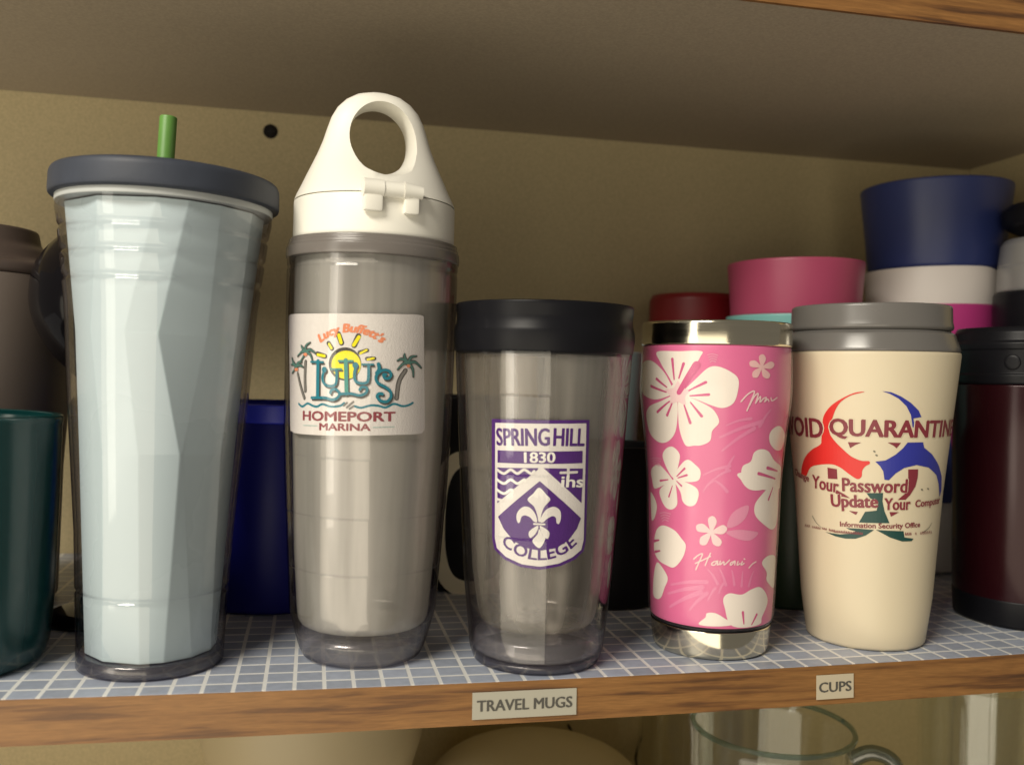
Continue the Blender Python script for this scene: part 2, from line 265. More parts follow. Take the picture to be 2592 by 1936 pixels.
  ('frond_leaf31','lp2',1,'s',1,0.96,2.14,[-25.36,24.35,-20.87,29.63,-16.56,33.33]),
  ('frond_leaf32','lp2',1,'s',1,0.69,1.53,[-15.87,29.85,-14.1,33.64,-12.32,35.99]),
  ('frond_leaf33','lp2',1,'s',1,0.63,1.41,[-10.42,33.73,-9.27,36.84,-8.09,38.52]),
  ('frond_leaf34','lp2',1,'s',1,0.69,1.53,[-16.18,45.13,-13.7,42.49,-11.16,38.4]),
  ('frond_leaf35','lp2',1,'s',1,0.69,1.52,[-10.14,45.49,-8.52,42.44,-6.83,37.97]),
  ('frond_leaf36','lp2',1,'s',1,0.63,1.41,[-3.94,45.06,-3.19,42.24,-2.37,38.01]),
  ('frond_leaf37','lp2',1,'s',1,0.64,1.41,[2.03,44.4,1.82,41.58,1.69,37.34]),
  ('frond_leaf38','lp2',1,'s',1,0.64,1.43,[8.71,44.06,7.31,41.32,6.04,37.15]),
  ('frond_leaf39','lp2',1,'s',1,0.79,1.75,[-13.58,88.54,-10.65,86.74,-7.62,83.51]),
  ('frond_leaf40','lp2',1,'s',1,0.68,1.52,[-19.28,82.94,-16.99,86.43,-14.72,88.48]),
  ('lettering91','w3',3,'s',1,0.65,0.65,[-23.53,49.61,-21.18,51.74,-19.05,52.64,-19.93,50.1,-22.33,44.56]),
  ('lettering91','w3',3,'s',1,0.65,0.65,[-22.62,47.59,-18.7,49.62,-14.99,51.67]),
  ('lettering91','w3',3,'s',1,0.64,0.64,[-15.02,53.19,-16.29,50.4,-17.55,47.08]),
  ('lettering91','w3',3,'s',1,0.64,0.64,[-11.34,49.65,-13.55,48.95,-14.42,47.72,-12.91,47.58,-11.34,49.54,-11.53,47.65,-10.22,48.53]),
  ('lettering91','w3',3,'s',1,0.64,0.64,[-10.07,49.59,-10.2,47.83,-8.3,49.37,-8.01,47.8,-5.37,50.2]),
  ('lettering91','w3',3,'s',1,0.64,0.64,[-2.52,49.75,-4.7,48.86,-4.66,47.69,-2.5,49.45,-2.64,47.87]),
  ('lettering91','w3',3,'s',1,0.64,0.64,[-0.88,49.44,-1.34,47.75,0.22,48.43]),
  ('lettering91','w3',3,'s',1,0.65,0.65,[1.45,49.4,0.85,47.72,2.53,48.49]),
  ('lettering91','w3',3,'s',1,0.65,0.65,[2.42,50.73,2.85,50.48]),
  ('lettering91','w3',3,'s',1,0.65,0.65,[9.87,48.82,7.68,47.97,5.5,46.14]),
  ('lettering92','w3',3,'s',1,0.69,0.69,[-3.2,127.19,-0.3,130.69,2.85,132.24,1.42,127.56,-0.25,122.86]),
  ('lettering92','w3',3,'s',1,0.69,0.69,[0.78,125.42,2.9,129.71,4.82,131.07,3.69,126.54]),
  ('lettering92','w3',3,'s',1,0.69,0.69,[3.69,126.54,6.01,129.76,5.93,127.0,7.67,128.73,9.38,129.18,8.34,127.14,10.1,128.49,10.9,127.43]),
  ('lettering92','w3',3,'s',1,0.7,0.7,[12.06,129.05,12.96,127.71,16.21,129.23]),
  ('small_print41','lp',2,'s',1,0.48,0.48,[-17.95,149.19,-16.07,149.65,-13.72,149.07]),
  ('small_print41','lp',2,'s',1,0.48,0.48,[-17.55,148.04,-16.05,148.6,-13.98,148.01]),
  ('small_print41','lp',2,'s',1,0.48,0.48,[-17.15,146.88,-16.03,147.54,-14.24,146.95]),
  ('small_print41','lp',2,'s',1,0.47,0.47,[-16.75,145.73,-16.01,146.49,-14.5,145.89]),
  ('small_print42','lp',2,'s',1,0.55,0.55,[-45.25,69.46,-41.29,70.49,-37.03,70.34]),
  ('small_print42','lp',2,'s',1,0.54,0.54,[-44.42,68.25,-41.29,69.29,-37.51,69.08]),
  ('small_print42','lp',2,'s',1,0.54,0.54,[-43.61,67.04,-41.3,68.09,-38.0,67.82]),
  ('small_print42','lp',2,'s',1,0.54,0.54,[-42.83,65.82,-41.31,66.89,-38.5,66.56]),
  ('small_print43','lp',2,'s',1,0.51,0.51,[-52.75,96.35,-47.67,97.29,-42.93,97.07]),
  ('small_print43','lp',2,'s',1,0.51,0.51,[-51.76,95.21,-47.78,96.16,-43.53,95.91]),
  ('small_print43','lp',2,'s',1,0.51,0.51,[-50.83,94.07,-47.88,95.04,-44.15,94.74]),
  ('small_print43','lp',2,'s',1,0.51,0.51,[-49.95,92.93,-47.99,93.91,-44.79,93.57]),
 ],
 'cream': [
  ('emblem','re',1,'p',1,[-24.95,132.59,-28.79,132.18,-33.76,129.79,-39.11,126.23,-42.63,122.7,-44.92,118.64,-45.5,113.51,-46.46,107.77,-47.3,104.86,-53.4,101.5,-59.18,96.94,-63.0,91.32,-64.07,86.51,-59.47,87.01,-55.13,92.11,-49.42,94.1,-41.34,95.13,-36.6,93.84,-32.1,90.83,-28.78,88.84,-27.14,88.68,-25.8,90.17,-25.55,92.99,-23.99,95.32,-22.11,96.54,-22.45,97.92,-26.13,97.97,-30.93,99.89,-35.25,103.5,-38.56,106.64,-41.35,110.39,-41.79,114.31,-39.89,118.91,-38.09,123.48,-35.34,127.5,-30.75,130.73]),
  ('emblem','bl',1,'p',0,[-17.37,133.11,-13.52,132.69,-8.98,130.65,-4.07,127.5,0.18,123.76,2.01,120.5,-2.24,119.77,-0.89,114.95,-2.27,115.48,-3.61,121.49,-6.09,125.81,-9.92,129.53,-13.97,131.86]),
  ('emblem','bl',1,'p',0,[-19.41,97.8,-14.6,98.57,-9.92,101.51,-6.27,104.92,-4.22,107.73,4.38,107.81,5.41,105.04,11.21,101.64,18.18,95.82,23.98,89.28,26.47,82.25,24.91,78.93,20.89,86.05,17.18,90.77,9.84,94.95,1.7,96.42,-4.96,94.97,-9.35,92.09,-12.51,88.65,-14.72,88.84,-15.43,92.99,-17.14,95.69]),
  ('emblem','mr',1,'p',0,[-32.48,107.05,-26.2,107.09,-28.78,105.89,-31.43,104.05]),
  ('emblem','mr',1,'p',0,[-13.94,107.56,-7.56,107.54,-9.57,104.84,-11.25,106.17]),
  ('emblem','mr',1,'p',0,[-43.64,93.22,-38.39,92.84,-38.24,87.76,-43.59,87.53]),
  ('emblem','mr',1,'p',0,[-2.81,94.17,2.94,94.19,3.09,90.01,2.23,85.54,-0.64,81.06,-3.03,78.82,-7.33,78.76,-3.87,81.61,-2.13,86.65]),
  ('emblem','mr',1,'p',0,[-41.59,81.46,-38.72,82.04,-34.54,80.18,-31.63,78.47,-36.95,79.1]),
  ('emblem','mr',1,'p',0,[-32.22,71.94,-27.59,71.8,-28.61,70.19]),
  ('emblem','mr',1,'p',0,[-11.44,72.5,-6.37,72.53,-10.57,70.19]),
  ('emblem','gn',1,'p',0,[-23.34,81.66,-15.09,82.13,-15.26,77.93,-14.06,72.96,-11.19,66.92,-26.97,66.5,-23.91,72.09,-18.03,73.04,-17.31,77.27,-21.53,79.26]),
  ('emblem','gn',1,'p',0,[-46.03,59.48,-39.81,58.02,-34.08,57.53,-28.65,58.0,-23.42,60.04,-19.17,63.16,-26.36,63.29,-33.74,63.01,-31.64,62.22,-28.67,61.84,-31.04,60.36,-37.2,59.32,-41.8,59.31]),
  ('emblem','gn',1,'p',0,[-18.03,63.23,-3.1,62.87,-2.34,59.68,3.5,58.87,2.35,57.71,-3.52,57.65,-10.55,59.66]),
  ('emblem','gy',1,'s',1,0.53,0.18,[-55.48,66.55,-52.55,63.48,-48.83,61.4]),
  ('emblem','gy',1,'s',1,0.23,0.46,[17.79,66.36,14.89,63.72,10.32,61.83]),
  ('emblem','gy',1,'s',1,0.78,0.78,[-20.23,103.03,-19.81,102.83]),
  ('emblem','gy',1,'s',1,0.78,0.78,[-19.14,101.14,-18.72,100.94]),
  ('emblem','gy',1,'s',1,0.79,0.79,[6.39,83.91,7.04,83.67]),
  ('emblem','gy',1,'s',1,0.79,0.79,[10.8,84.13,11.55,83.88]),
  ('lettering44','mr',2,'t','QUARANTINE',-4.65,113.69,73.22,9.92,0.0,0.05,0),
  ('lettering45','mr',2,'t','AVOID',-64.55,113.23,38.07,9.92,0.0,0.05,0),
  ('lettering46','mr',2,'t','Your',-45.84,84.56,16.23,6.61,-4.12,0.05,0),
  ('lettering47','mr',2,'t','Password',-19.1,85.5,32.83,6.7,1.1,0.05,0),
  ('lettering48','mr',2,'t','Change',-64.88,86.84,16.0,4.4,-8.0,0.05,0),
  ('lettering49','mr',2,'t','Update',-29.82,76.07,24.3,8.15,3.07,0.05,0),
  ('lettering50','mr',2,'t','Your',-7.11,76.59,13.93,5.85,1.17,0.05,0),
  ('lettering51','mr',2,'t','Computer',14.18,76.56,22.0,4.6,2.0,0.05,0),
  ('lettering52','mr',2,'t','Information Security Office',-14.91,65.01,44.47,3.36,1.59,0.03,0),
  ('small_print53','mr',2,'s',1,0.3,0.3,[-62.98,59.91,-62.35,61.18,-61.86,60.08]),
  ('small_print53','mr',2,'s',1,0.3,0.3,[-61.03,60.03,-60.46,61.2,-59.99,60.18]),
  ('small_print53','mr',2,'s',1,0.3,0.3,[-59.22,60.12,-58.69,61.44,-58.26,60.26]),
  ('small_print53','mr',2,'s',1,0.29,0.29,[-55.96,60.26,-55.51,61.21,-55.1,60.38]),
  ('small_print53','mr',2,'s',1,0.29,0.29,[-54.45,60.3,-54.03,61.25,-53.64,60.42]),
  ('small_print53','mr',2,'s',1,0.29,0.29,[-53.02,60.34,-52.6,61.53,-52.24,60.45]),
  ('small_print53','mr',2,'s',1,0.29,0.29,[-51.64,60.36,-51.24,61.56,-50.89,60.47]),
  ('small_print53','mr',2,'s',1,0.29,0.29,[-50.31,60.38,-49.95,61.31,-49.59,60.48]),
  ('small_print54','mr',2,'s',1,0.29,0.29,[-48.24,60.67,-47.89,61.59,-47.55,60.77]),
  ('small_print54','mr',2,'s',1,0.29,0.29,[-47.1,60.62,-46.77,61.54,-46.43,60.71]),
  ('small_print54','mr',2,'s',1,0.29,0.29,[-45.99,60.55,-45.66,61.53,-45.33,60.64]),
  ('small_print54','mr',2,'s',1,0.29,0.29,[-43.84,60.41,-43.53,61.51,-43.21,60.5]),
  ('small_print54','mr',2,'s',1,0.29,0.29,[-42.8,60.34,-42.5,61.23,-42.18,60.42]),
  ('small_print54','mr',2,'s',1,0.29,0.29,[-41.77,60.26,-41.48,61.4,-41.16,60.34]),
  ('small_print54','mr',2,'s',1,0.29,0.29,[-40.77,60.17,-40.48,61.22,-40.17,60.25]),
  ('small_print55','mr',2,'s',1,0.29,0.29,[-40.77,59.96,-40.48,61.31,-40.17,60.03]),
  ('small_print55','mr',2,'s',1,0.29,0.29,[-39.74,60.01,-39.45,61.03,-39.14,60.08]),
  ('small_print55','mr',2,'s',1,0.29,0.29,[-38.72,60.06,-38.44,61.27,-38.13,60.13]),
  ('small_print55','mr',2,'s',1,0.29,0.29,[-37.71,60.1,-37.44,61.17,-37.14,60.17]),
  ('small_print55','mr',2,'s',1,0.28,0.28,[-36.72,60.14,-36.45,61.31,-36.15,60.2]),
  ('small_print55','mr',2,'s',1,0.28,0.28,[-35.74,60.17,-35.48,61.27,-35.18,60.24]),
  ('small_print55','mr',2,'s',1,0.28,0.28,[-34.77,60.2,-34.51,61.55,-34.22,60.27]),
  ('small_print55','mr',2,'s',1,0.28,0.28,[-33.81,60.23,-33.56,61.32,-33.26,60.29]),
  ('small_print55','mr',2,'s',1,0.28,0.28,[-32.86,60.26,-32.62,61.42,-32.32,60.32]),
  ('small_print55','mr',2,'s',1,0.28,0.28,[-31.92,60.28,-31.68,61.33,-31.38,60.34]),
  ('small_print55','mr',2,'s',1,0.28,0.28,[-30.98,60.3,-30.75,61.29,-30.45,60.35]),
  ('small_print55','mr',2,'s',1,0.28,0.28,[-30.06,60.31,-29.82,61.43,-29.52,60.37]),
  ('small_print55','mr',2,'s',1,0.28,0.28,[-29.13,60.33,-28.9,61.61,-28.6,60.38]),
  ('small_print55','mr',2,'s',1,0.28,0.28,[-28.21,60.34,-27.99,61.59,-27.69,60.39]),
  ('small_print55','mr',2,'s',1,0.28,0.28,[-27.3,60.34,-27.08,61.58,-26.78,60.39]),
  ('small_print55','mr',2,'s',1,0.28,0.28,[-26.39,60.35,-26.17,61.54,-25.87,60.39]),
  ('small_print55','mr',2,'s',1,0.28,0.28,[-25.49,60.35,-25.27,61.49,-24.96,60.39]),
  ('small_print56','mr',2,'s',1,0.28,0.28,[-1.94,60.73,-1.78,62.2,-1.33,60.73]),
  ('small_print56','mr',2,'s',1,0.28,0.28,[-0.91,60.77,-0.74,62.11,-0.3,60.77]),
  ('small_print56','mr',2,'s',1,0.28,0.28,[0.13,60.81,0.3,62.16,0.76,60.8]),
  ('small_print56','mr',2,'s',1,0.28,0.28,[1.19,60.84,1.36,62.14,1.83,60.83]),
  ('small_print56','mr',2,'s',1,0.28,0.28,[4.53,60.91,4.73,61.99,5.22,60.89]),
  ('small_print56','mr',2,'s',1,0.28,0.28,[8.16,60.93,8.37,62.02,8.93,60.89]),
  ('small_print56','mr',2,'s',1,0.28,0.28,[9.46,60.92,9.65,62.25,10.26,60.88]),
  ('small_print56','mr',2,'s',1,0.28,0.28,[10.82,60.89,11.01,62.24,11.66,60.85]),
  ('small_print56','mr',2,'s',1,0.29,0.29,[12.24,60.86,12.42,62.31,13.12,60.81]),
  ('small_print56','mr',2,'s',1,0.29,0.29,[13.74,60.82,13.94,62.17,14.68,60.76]),
  ('small_print56','mr',2,'s',1,0.29,0.29,[15.34,60.76,15.54,62.17,16.35,60.69]),
  ('small_print56','mr',2,'s',1,0.29,0.29,[17.06,60.69,17.28,62.01,18.15,60.6]),
  ('lettering44','cr',1.55,'t','QUARANTINE',-4.65,113.69,73.22,9.92,0.0,0.1,0),
  ('lettering45','cr',1.55,'t','AVOID',-64.55,113.23,38.07,9.92,0.0,0.1,0),
  ('lettering46','cr',1.55,'t','Your',-45.84,84.56,16.23,6.61,-4.12,0.1,0),
  ('lettering47','cr',1.55,'t','Password',-19.1,85.5,32.83,6.7,1.1,0.1,0),
  ('lettering48','cr',1.55,'t','Change',-64.88,86.84,16.0,4.4,-8.0,0.1,0),
  ('lettering49','cr',1.55,'t','Update',-29.82,76.07,24.3,8.15,3.07,0.1,0),
  ('lettering50','cr',1.55,'t','Your',-7.11,76.59,13.93,5.85,1.17,0.1,0),
  ('lettering51','cr',1.55,'t','Computer',14.18,76.56,22.0,4.6,2.0,0.1,0),
 ],
}

# ------------------------------------------------------------------ materials
MATS = {}
def new_mat(name):
    m = bpy.data.materials.new(name)
    m.use_nodes = True
    m.node_tree.nodes.clear()
    return m, m.node_tree.nodes, m.node_tree.links

def plain(name, col, rough=0.45, metal=0.0, var=0.06, vscale=40.0, bump=0.0, bscale=300.0, spec=0.5, sub=0.0, stretch=None):
    """solid colour with faint tonal variation and optional fine relief"""
    if name in MATS:
        return MATS[name]
    m, N, L = new_mat(name)
    out = N.new('ShaderNodeOutputMaterial'); b = N.new('ShaderNodeBsdfPrincipled')
    tc = N.new('ShaderNodeTexCoord'); mp = N.new('ShaderNodeMapping')
    if stretch: mp.inputs['Scale'].default_value = stretch
    nz = N.new('ShaderNodeTexNoise'); nz.inputs['Scale'].default_value = vscale; nz.inputs['Detail'].default_value = 4
    rp = N.new('ShaderNodeMapRange'); rp.inputs[3].default_value = 1 - var; rp.inputs[4].default_value = 1 + var
    mx = N.new('ShaderNodeVectorMath'); mx.operation = 'SCALE'; mx.inputs[0].default_value = col[:3]
    L.new(tc.outputs['Object'], mp.inputs[0]); L.new(mp.outputs[0], nz.inputs['Vector'])
    L.new(nz.outputs['Fac'], rp.inputs[0]); L.new(rp.outputs[0], mx.inputs['Scale']); L.new(mx.outputs[0], b.inputs['Base Color'])
    rr_ = N.new('ShaderNodeMapRange'); rr_.inputs[3].default_value = max(rough - .06, .02); rr_.inputs[4].default_value = min(rough + .06, 1)
    L.new(nz.outputs['Fac'], rr_.inputs[0]); L.new(rr_.outputs[0], b.inputs['Roughness'])
    b.inputs['Metallic'].default_value = metal
    b.inputs['Specular IOR Level'].default_value = spec
    if sub:
        b.inputs['Subsurface Weight'].default_value = sub
        b.inputs['Subsurface Radius'].default_value = (.004, .003, .002)
    if bump:
        n2 = N.new('ShaderNodeTexNoise'); n2.inputs['Scale'].default_value = bscale; n2.inputs['Detail'].default_value = 3
        bp = N.new('ShaderNodeBump'); bp.inputs['Strength'].default_value = bump; bp.inputs['Distance'].default_value = .0005
        L.new(tc.outputs['Object'], n2.inputs['Vector']); L.new(n2.outputs['Fac'], bp.inputs['Height']); L.new(bp.outputs[0], b.inputs['Normal'])
    L.new(b.outputs[0], out.inputs[0])
    MATS[name] = m
    return m

def clear(name, tint=(.93, .92, .93), rough=0.05, ior=1.47, haze=0.0, haze_col=(.5, .48, .45), streak=0.0, gloss=1.0, edge=None):
    """thin clear plastic wall: passes what is behind, mirrors at a glance, optional milky haze"""
    if name in MATS:
        return MATS[name]
    m, N, L = new_mat(name)
    out = N.new('ShaderNodeOutputMaterial')
    tr = N.new('ShaderNodeBsdfTransparent'); tr.inputs[0].default_value = (*tint, 1)
    gl = N.new('ShaderNodeBsdfGlossy'); gl.inputs['Roughness'].default_value = rough; gl.inputs[0].default_value = (gloss, gloss, gloss, 1)
    f0 = ((ior - 1) / (ior + 1)) ** 2
    lw = N.new('ShaderNodeLayerWeight'); lw.inputs[0].default_value = .5
    pw = N.new('ShaderNodeMath'); pw.operation = 'POWER'; pw.inputs[1].default_value = 5; L.new(lw.outputs['Facing'], pw.inputs[0])
    fr = N.new('ShaderNodeMath'); fr.operation = 'MULTIPLY_ADD'; fr.inputs[1].default_value = .75 - f0; fr.inputs[2].default_value = f0; L.new(pw.outputs[0], fr.inputs[0])
    if edge:  # a longer path through the wall where it turns away absorbs more
        p3 = N.new('ShaderNodeMath'); p3.operation = 'POWER'; p3.inputs[1].default_value = 2.6; L.new(lw.outputs['Facing'], p3.inputs[0])
        ec = N.new('ShaderNodeMix'); ec.data_type = 'RGBA'; ec.inputs['A'].default_value = (*tint, 1); ec.inputs['B'].default_value = (*edge, 1)
        L.new(p3.outputs[0], ec.inputs['Factor']); L.new(ec.outputs['Result'], tr.inputs[0])
    mix = N.new('ShaderNodeMixShader')
    L.new(fr.outputs[0], mix.inputs[0]); L.new(gl.outputs[0], mix.inputs[2])
    if haze > 0:
        df = N.new('ShaderNodeBsdfDiffuse'); df.inputs[0].default_value = (*haze_col, 1)
        tl = N.new('ShaderNodeBsdfTranslucent'); tl.inputs[0].default_value = (*haze_col, 1)
        g2 = N.new('ShaderNodeBsdfGlossy'); g2.inputs['Roughness'].default_value = .28; g2.inputs[0].default_value = (.55, .53, .5, 1)
        m1 = N.new('ShaderNodeMixShader'); m1.inputs[0].default_value = .35
        m2 = N.new('ShaderNodeMixShader'); m2.inputs[0].default_value = .4
        m3 = N.new('ShaderNodeMixShader'); m3.inputs[0].default_value = haze
        L.new(df.outputs[0], m1.inputs[1]); L.new(tl.outputs[0], m1.inputs[2])
        L.new(m1.outputs[0], m2.inputs[1]); L.new(g2.outputs[0], m2.inputs[2])
        L.new(tr.outputs[0], m3.inputs[1]); L.new(m2.outputs[0], m3.inputs[2])
        L.new(m3.outputs[0], mix.inputs[1])
        if streak:  # upright streaks in the haze stand in for reflections on the liner
            tc = N.new('ShaderNodeTexCoord'); mp = N.new('ShaderNodeMapping'); mp.inputs['Scale'].default_value = (60, 60, 3)
            nz = N.new('ShaderNodeTexNoise'); nz.inputs['Scale'].default_value = 1.0; nz.inputs['Detail'].default_value = 3
            mr = N.new('ShaderNodeMapRange'); mr.inputs[1].default_value = .3; mr.inputs[2].default_value = .7
            mr.inputs[3].default_value = max(haze - streak, 0); mr.inputs[4].default_value = min(haze + streak, 1)
            L.new(tc.outputs['Object'], mp.inputs[0]); L.new(mp.outputs[0], nz.inputs['Vector']); L.new(nz.outputs['Fac'], mr.inputs[0]); L.new(mr.outputs[0], m3.inputs[0])
    else:
        L.new(tr.outputs[0], mix.inputs[1])
    L.new(mix.outputs[0], out.inputs[0])
    MATS[name] = m
    return m

def wood_mat():
    m, N, L = new_mat('oak_laminate')
    out = N.new('ShaderNodeOutputMaterial'); b = N.new('ShaderNodeBsdfPrincipled')
    tc = N.new('ShaderNodeTexCoord'); mp = N.new('ShaderNodeMapping'); mp.inputs['Scale'].default_value = (13, 60, 260)
    mp.inputs['Rotation'].default_value = (0, .012, 0)
    n1 = N.new('ShaderNodeTexNoise'); n1.inputs['Scale'].default_value = 1; n1.inputs['Detail'].default_value = 5; n1.inputs['Distortion'].default_value = .25
    r1 = N.new('ShaderNodeValToRGB')
    e = r1.color_ramp.elements
    e[0].position = .31; e[0].color = (.08, .036, .014, 1); e[1].position = .60; e[1].color = (.245, .116, .035, 1)
    x = e.new(.41); x.color = (.15, .066, .021, 1); x = e.new(.46); x.color = (.205, .094, .028, 1)
    mp2 = N.new('ShaderNodeMapping'); mp2.inputs['Scale'].default_value = (110, 300, 1500)
    n2 = N.new('ShaderNodeTexNoise'); n2.inputs['Scale'].default_value = 1; n2.inputs['Detail'].default_value = 3
    mr = N.new('ShaderNodeMapRange'); mr.inputs[3].default_value = .60; mr.inputs[4].default_value = 1.34
    vm = N.new('ShaderNodeVectorMath'); vm.operation = 'SCALE'
    L.new(tc.outputs['Object'], mp.inputs[0]); L.new(mp.outputs[0], n1.inputs['Vector']); L.new(n1.outputs['Fac'], r1.inputs[0])
    L.new(tc.outputs['Object'], mp2.inputs[0]); L.new(mp2.outputs[0], n2.inputs['Vector']); L.new(n2.outputs['Fac'], mr.inputs[0])
    L.new(r1.outputs[0], vm.inputs[0]); L.new(mr.outputs[0], vm.inputs['Scale']); L.new(vm.outputs[0], b.inputs['Base Color'])
    b.inputs['Roughness'].default_value = .42
    bp = N.new('ShaderNodeBump'); bp.inputs['Strength'].default_value = .25; bp.inputs['Distance'].default_value = .0003
    L.new(n2.outputs['Fac'], bp.inputs['Height']); L.new(bp.outputs[0], b.inputs['Normal'])
    L.new(b.outputs[0], out.inputs[0])
    return m

def liner_mat():
    """printed shelf paper: blue squares half an inch wide, white joints"""
    m, N, L = new_mat('grid_shelf_paper')
    out = N.new('ShaderNodeOutputMaterial'); b = N.new('ShaderNodeBsdfPrincipled')
    tc = N.new('ShaderNodeTexCoord'); sp = N.new('ShaderNodeSeparateXYZ'); L.new(tc.outputs['Object'], sp.inputs[0])
    def mth(op, a, bb=None):
        n = N.new('ShaderNodeMath'); n.operation = op
        for i, v in enumerate((a, bb)):
            if v is None: continue
            if isinstance(v, float): n.inputs[i].default_value = v
            else: L.new(v, n.inputs[i])
        return n.outputs[0]
    s = 0.0127
    ux = mth('DIVIDE', mth('ADD', sp.outputs[0], 0.11897 + s * 40.5), s)
    uy = mth('DIVIDE', mth('ADD', sp.outputs[1], -0.0105 + s * 40.5), s)
    dx = mth('ABSOLUTE', mth('SUBTRACT', mth('FRACT', ux), .5))
    dy = mth('ABSOLUTE', mth('SUBTRACT', mth('FRACT', uy), .5))
    dmin = mth('MINIMUM', dx, dy)
    ln = N.new('ShaderNodeMapRange'); ln.interpolation_type = 'SMOOTHSTEP'
    ln.inputs[1].default_value = .058; ln.inputs[2].default_value = .082; ln.inputs[3].default_value = 1; ln.inputs[4].default_value = 0
    L.new(dmin, ln.inputs[0])
    cell = N.new('ShaderNodeCombineXYZ')
    L.new(mth('FLOOR', mth('ADD', ux, .5)), cell.inputs[0]); L.new(mth('FLOOR', mth('ADD', uy, .5)), cell.inputs[1])
    wn = N.new('ShaderNodeTexWhiteNoise'); wn.noise_dimensions = '2D'; L.new(cell.outputs[0], wn.inputs['Vector'])
    nz = N.new('ShaderNodeTexNoise'); nz.inputs['Scale'].default_value = 260; nz.inputs['Detail'].default_value = 4
    L.new(tc.outputs['Object'], nz.inputs['Vector'])
    mr = N.new('ShaderNodeMapRange'); mr.inputs[3].default_value = .88; mr.inputs[4].default_value = 1.1; L.new(wn.outputs['Value'], mr.inputs[0])
    mr2 = N.new('ShaderNodeMapRange'); mr2.inputs[3].default_value = .82; mr2.inputs[4].default_value = 1.18; L.new(nz.outputs['Fac'], mr2.inputs[0])
    vm = N.new('ShaderNodeVectorMath'); vm.operation = 'SCALE'; vm.inputs[0].default_value = (.37, .41, .50)
    L.new(mth('MULTIPLY', mr.outputs[0], mr2.outputs[0]), vm.inputs['Scale'])
    mx = N.new('ShaderNodeMix'); mx.data_type = 'RGBA'
    L.new(ln.outputs[0], mx.inputs['Factor']); L.new(vm.outputs[0], mx.inputs['A']); mx.inputs['B'].default_value = (.80, .80, .78, 1)
    # faint brown scuffs
    n3 = N.new('ShaderNodeTexNoise'); n3.inputs['Scale'].default_value = 38; n3.inputs['Detail'].default_value = 6; L.new(tc.outputs['Object'], n3.inputs['Vector'])
    m3 = N.new('ShaderNodeMapRange'); m3.inputs[1].default_value = .62; m3.inputs[2].default_value = .78; m3.inputs[4].default_value = .45; L.new(n3.outputs['Fac'], m3.inputs[0])
    mx2 = N.new('ShaderNodeMix'); mx2.data_type = 'RGBA'; L.new(m3.outputs[0], mx2.inputs['Factor']); L.new(mx.outputs['Result'], mx2.inputs['A']); mx2.inputs['B'].default_value = (.30, .26, .20, 1)
    L.new(mx2.outputs['Result'], b.inputs['Base Color'])
    b.inputs['Roughness'].default_value = .38
    nb = N.new('ShaderNodeTexNoise'); nb.inputs['Scale'].default_value = 60; nb.inputs['Detail'].default_value = 5; L.new(tc.outputs['Object'], nb.inputs['Vector'])
    hb = mth('ADD', nb.outputs['Fac'], mth('MULTIPLY', ln.outputs[0], -.25))
    bp = N.new('ShaderNodeBump'); bp.inputs['Strength'].default_value = .35; bp.inputs['Distance'].default_value = .0012
    L.new(hb, bp.inputs['Height']); L.new(bp.outputs[0], b.inputs['Normal'])
    L.new(b.outputs[0], out.inputs[0])
    return m

WOOD = wood_mat()
LINER = liner_mat()
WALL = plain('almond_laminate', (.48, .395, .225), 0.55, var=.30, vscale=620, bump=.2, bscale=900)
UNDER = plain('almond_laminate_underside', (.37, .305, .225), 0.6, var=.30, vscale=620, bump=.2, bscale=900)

# ------------------------------------------------------------------ mesh helpers
def link(name, bm, mats, parent=None, smooth=True, angle=35):
    me = bpy.data.meshes.new(name)
    bmesh.ops.recalc_face_normals(bm, faces=bm.faces)
    bm.to_mesh(me); bm.free()
    if smooth:
        for p_ in me.polygons: p_.use_smooth = True
        me.set_sharp_from_angle(angle=math.radians(angle))
    for m in (mats if isinstance(mats, (list, tuple)) else [mats]): me.materials.append(m)
    o = bpy.data.objects.new(name, me)
    COL.objects.link(o)
    if parent: o.parent = parent
    return o

def thing(name, label, cat, loc=(0, 0, 0), rotz=0.0, lean=0.0, group=None):
    o = bpy.data.objects.new(name, None)
    o.empty_display_size = .02
    COL.objects.link(o)
    o.location = loc; o.rotation_euler = (0, lean, rotz)
    o['label'] = label; o['category'] = cat
    if group: o['group'] = group
    return o

def tag(o, label, cat, group=None):
    o['label'] = label; o['category'] = cat
    if group: o['group'] = group
    return o

def structure(o):
    o['kind'] = 'structure'
    return o

def rounded(pts, rad=.001, n=3):
    """round the inner corners of an open (r, z) polyline"""
    out = [pts[0]]
    for i in range(1, len(pts) - 1):
        a, b, c = Vector(pts[i - 1]), Vector(pts[i]), Vector(pts[i + 1])
        da, dc = (a - b), (c - b)
        if da.length < 1e-9 or dc.length < 1e-9 or da.normalized().dot(dc.normalized()) < -.985:
            out.append(tuple(b)); continue
        q = min(rad, da.length * .45, dc.length * .45)
        p0, p2 = b + da.normalized() * q, b + dc.normalized() * q
        for k in range(n + 1):
            t = k / n
            out.append(tuple(p0 * (1 - t) ** 2 + b * 2 * t * (1 - t) + p2 * t * t))
    out.append(pts[-1])
    return out

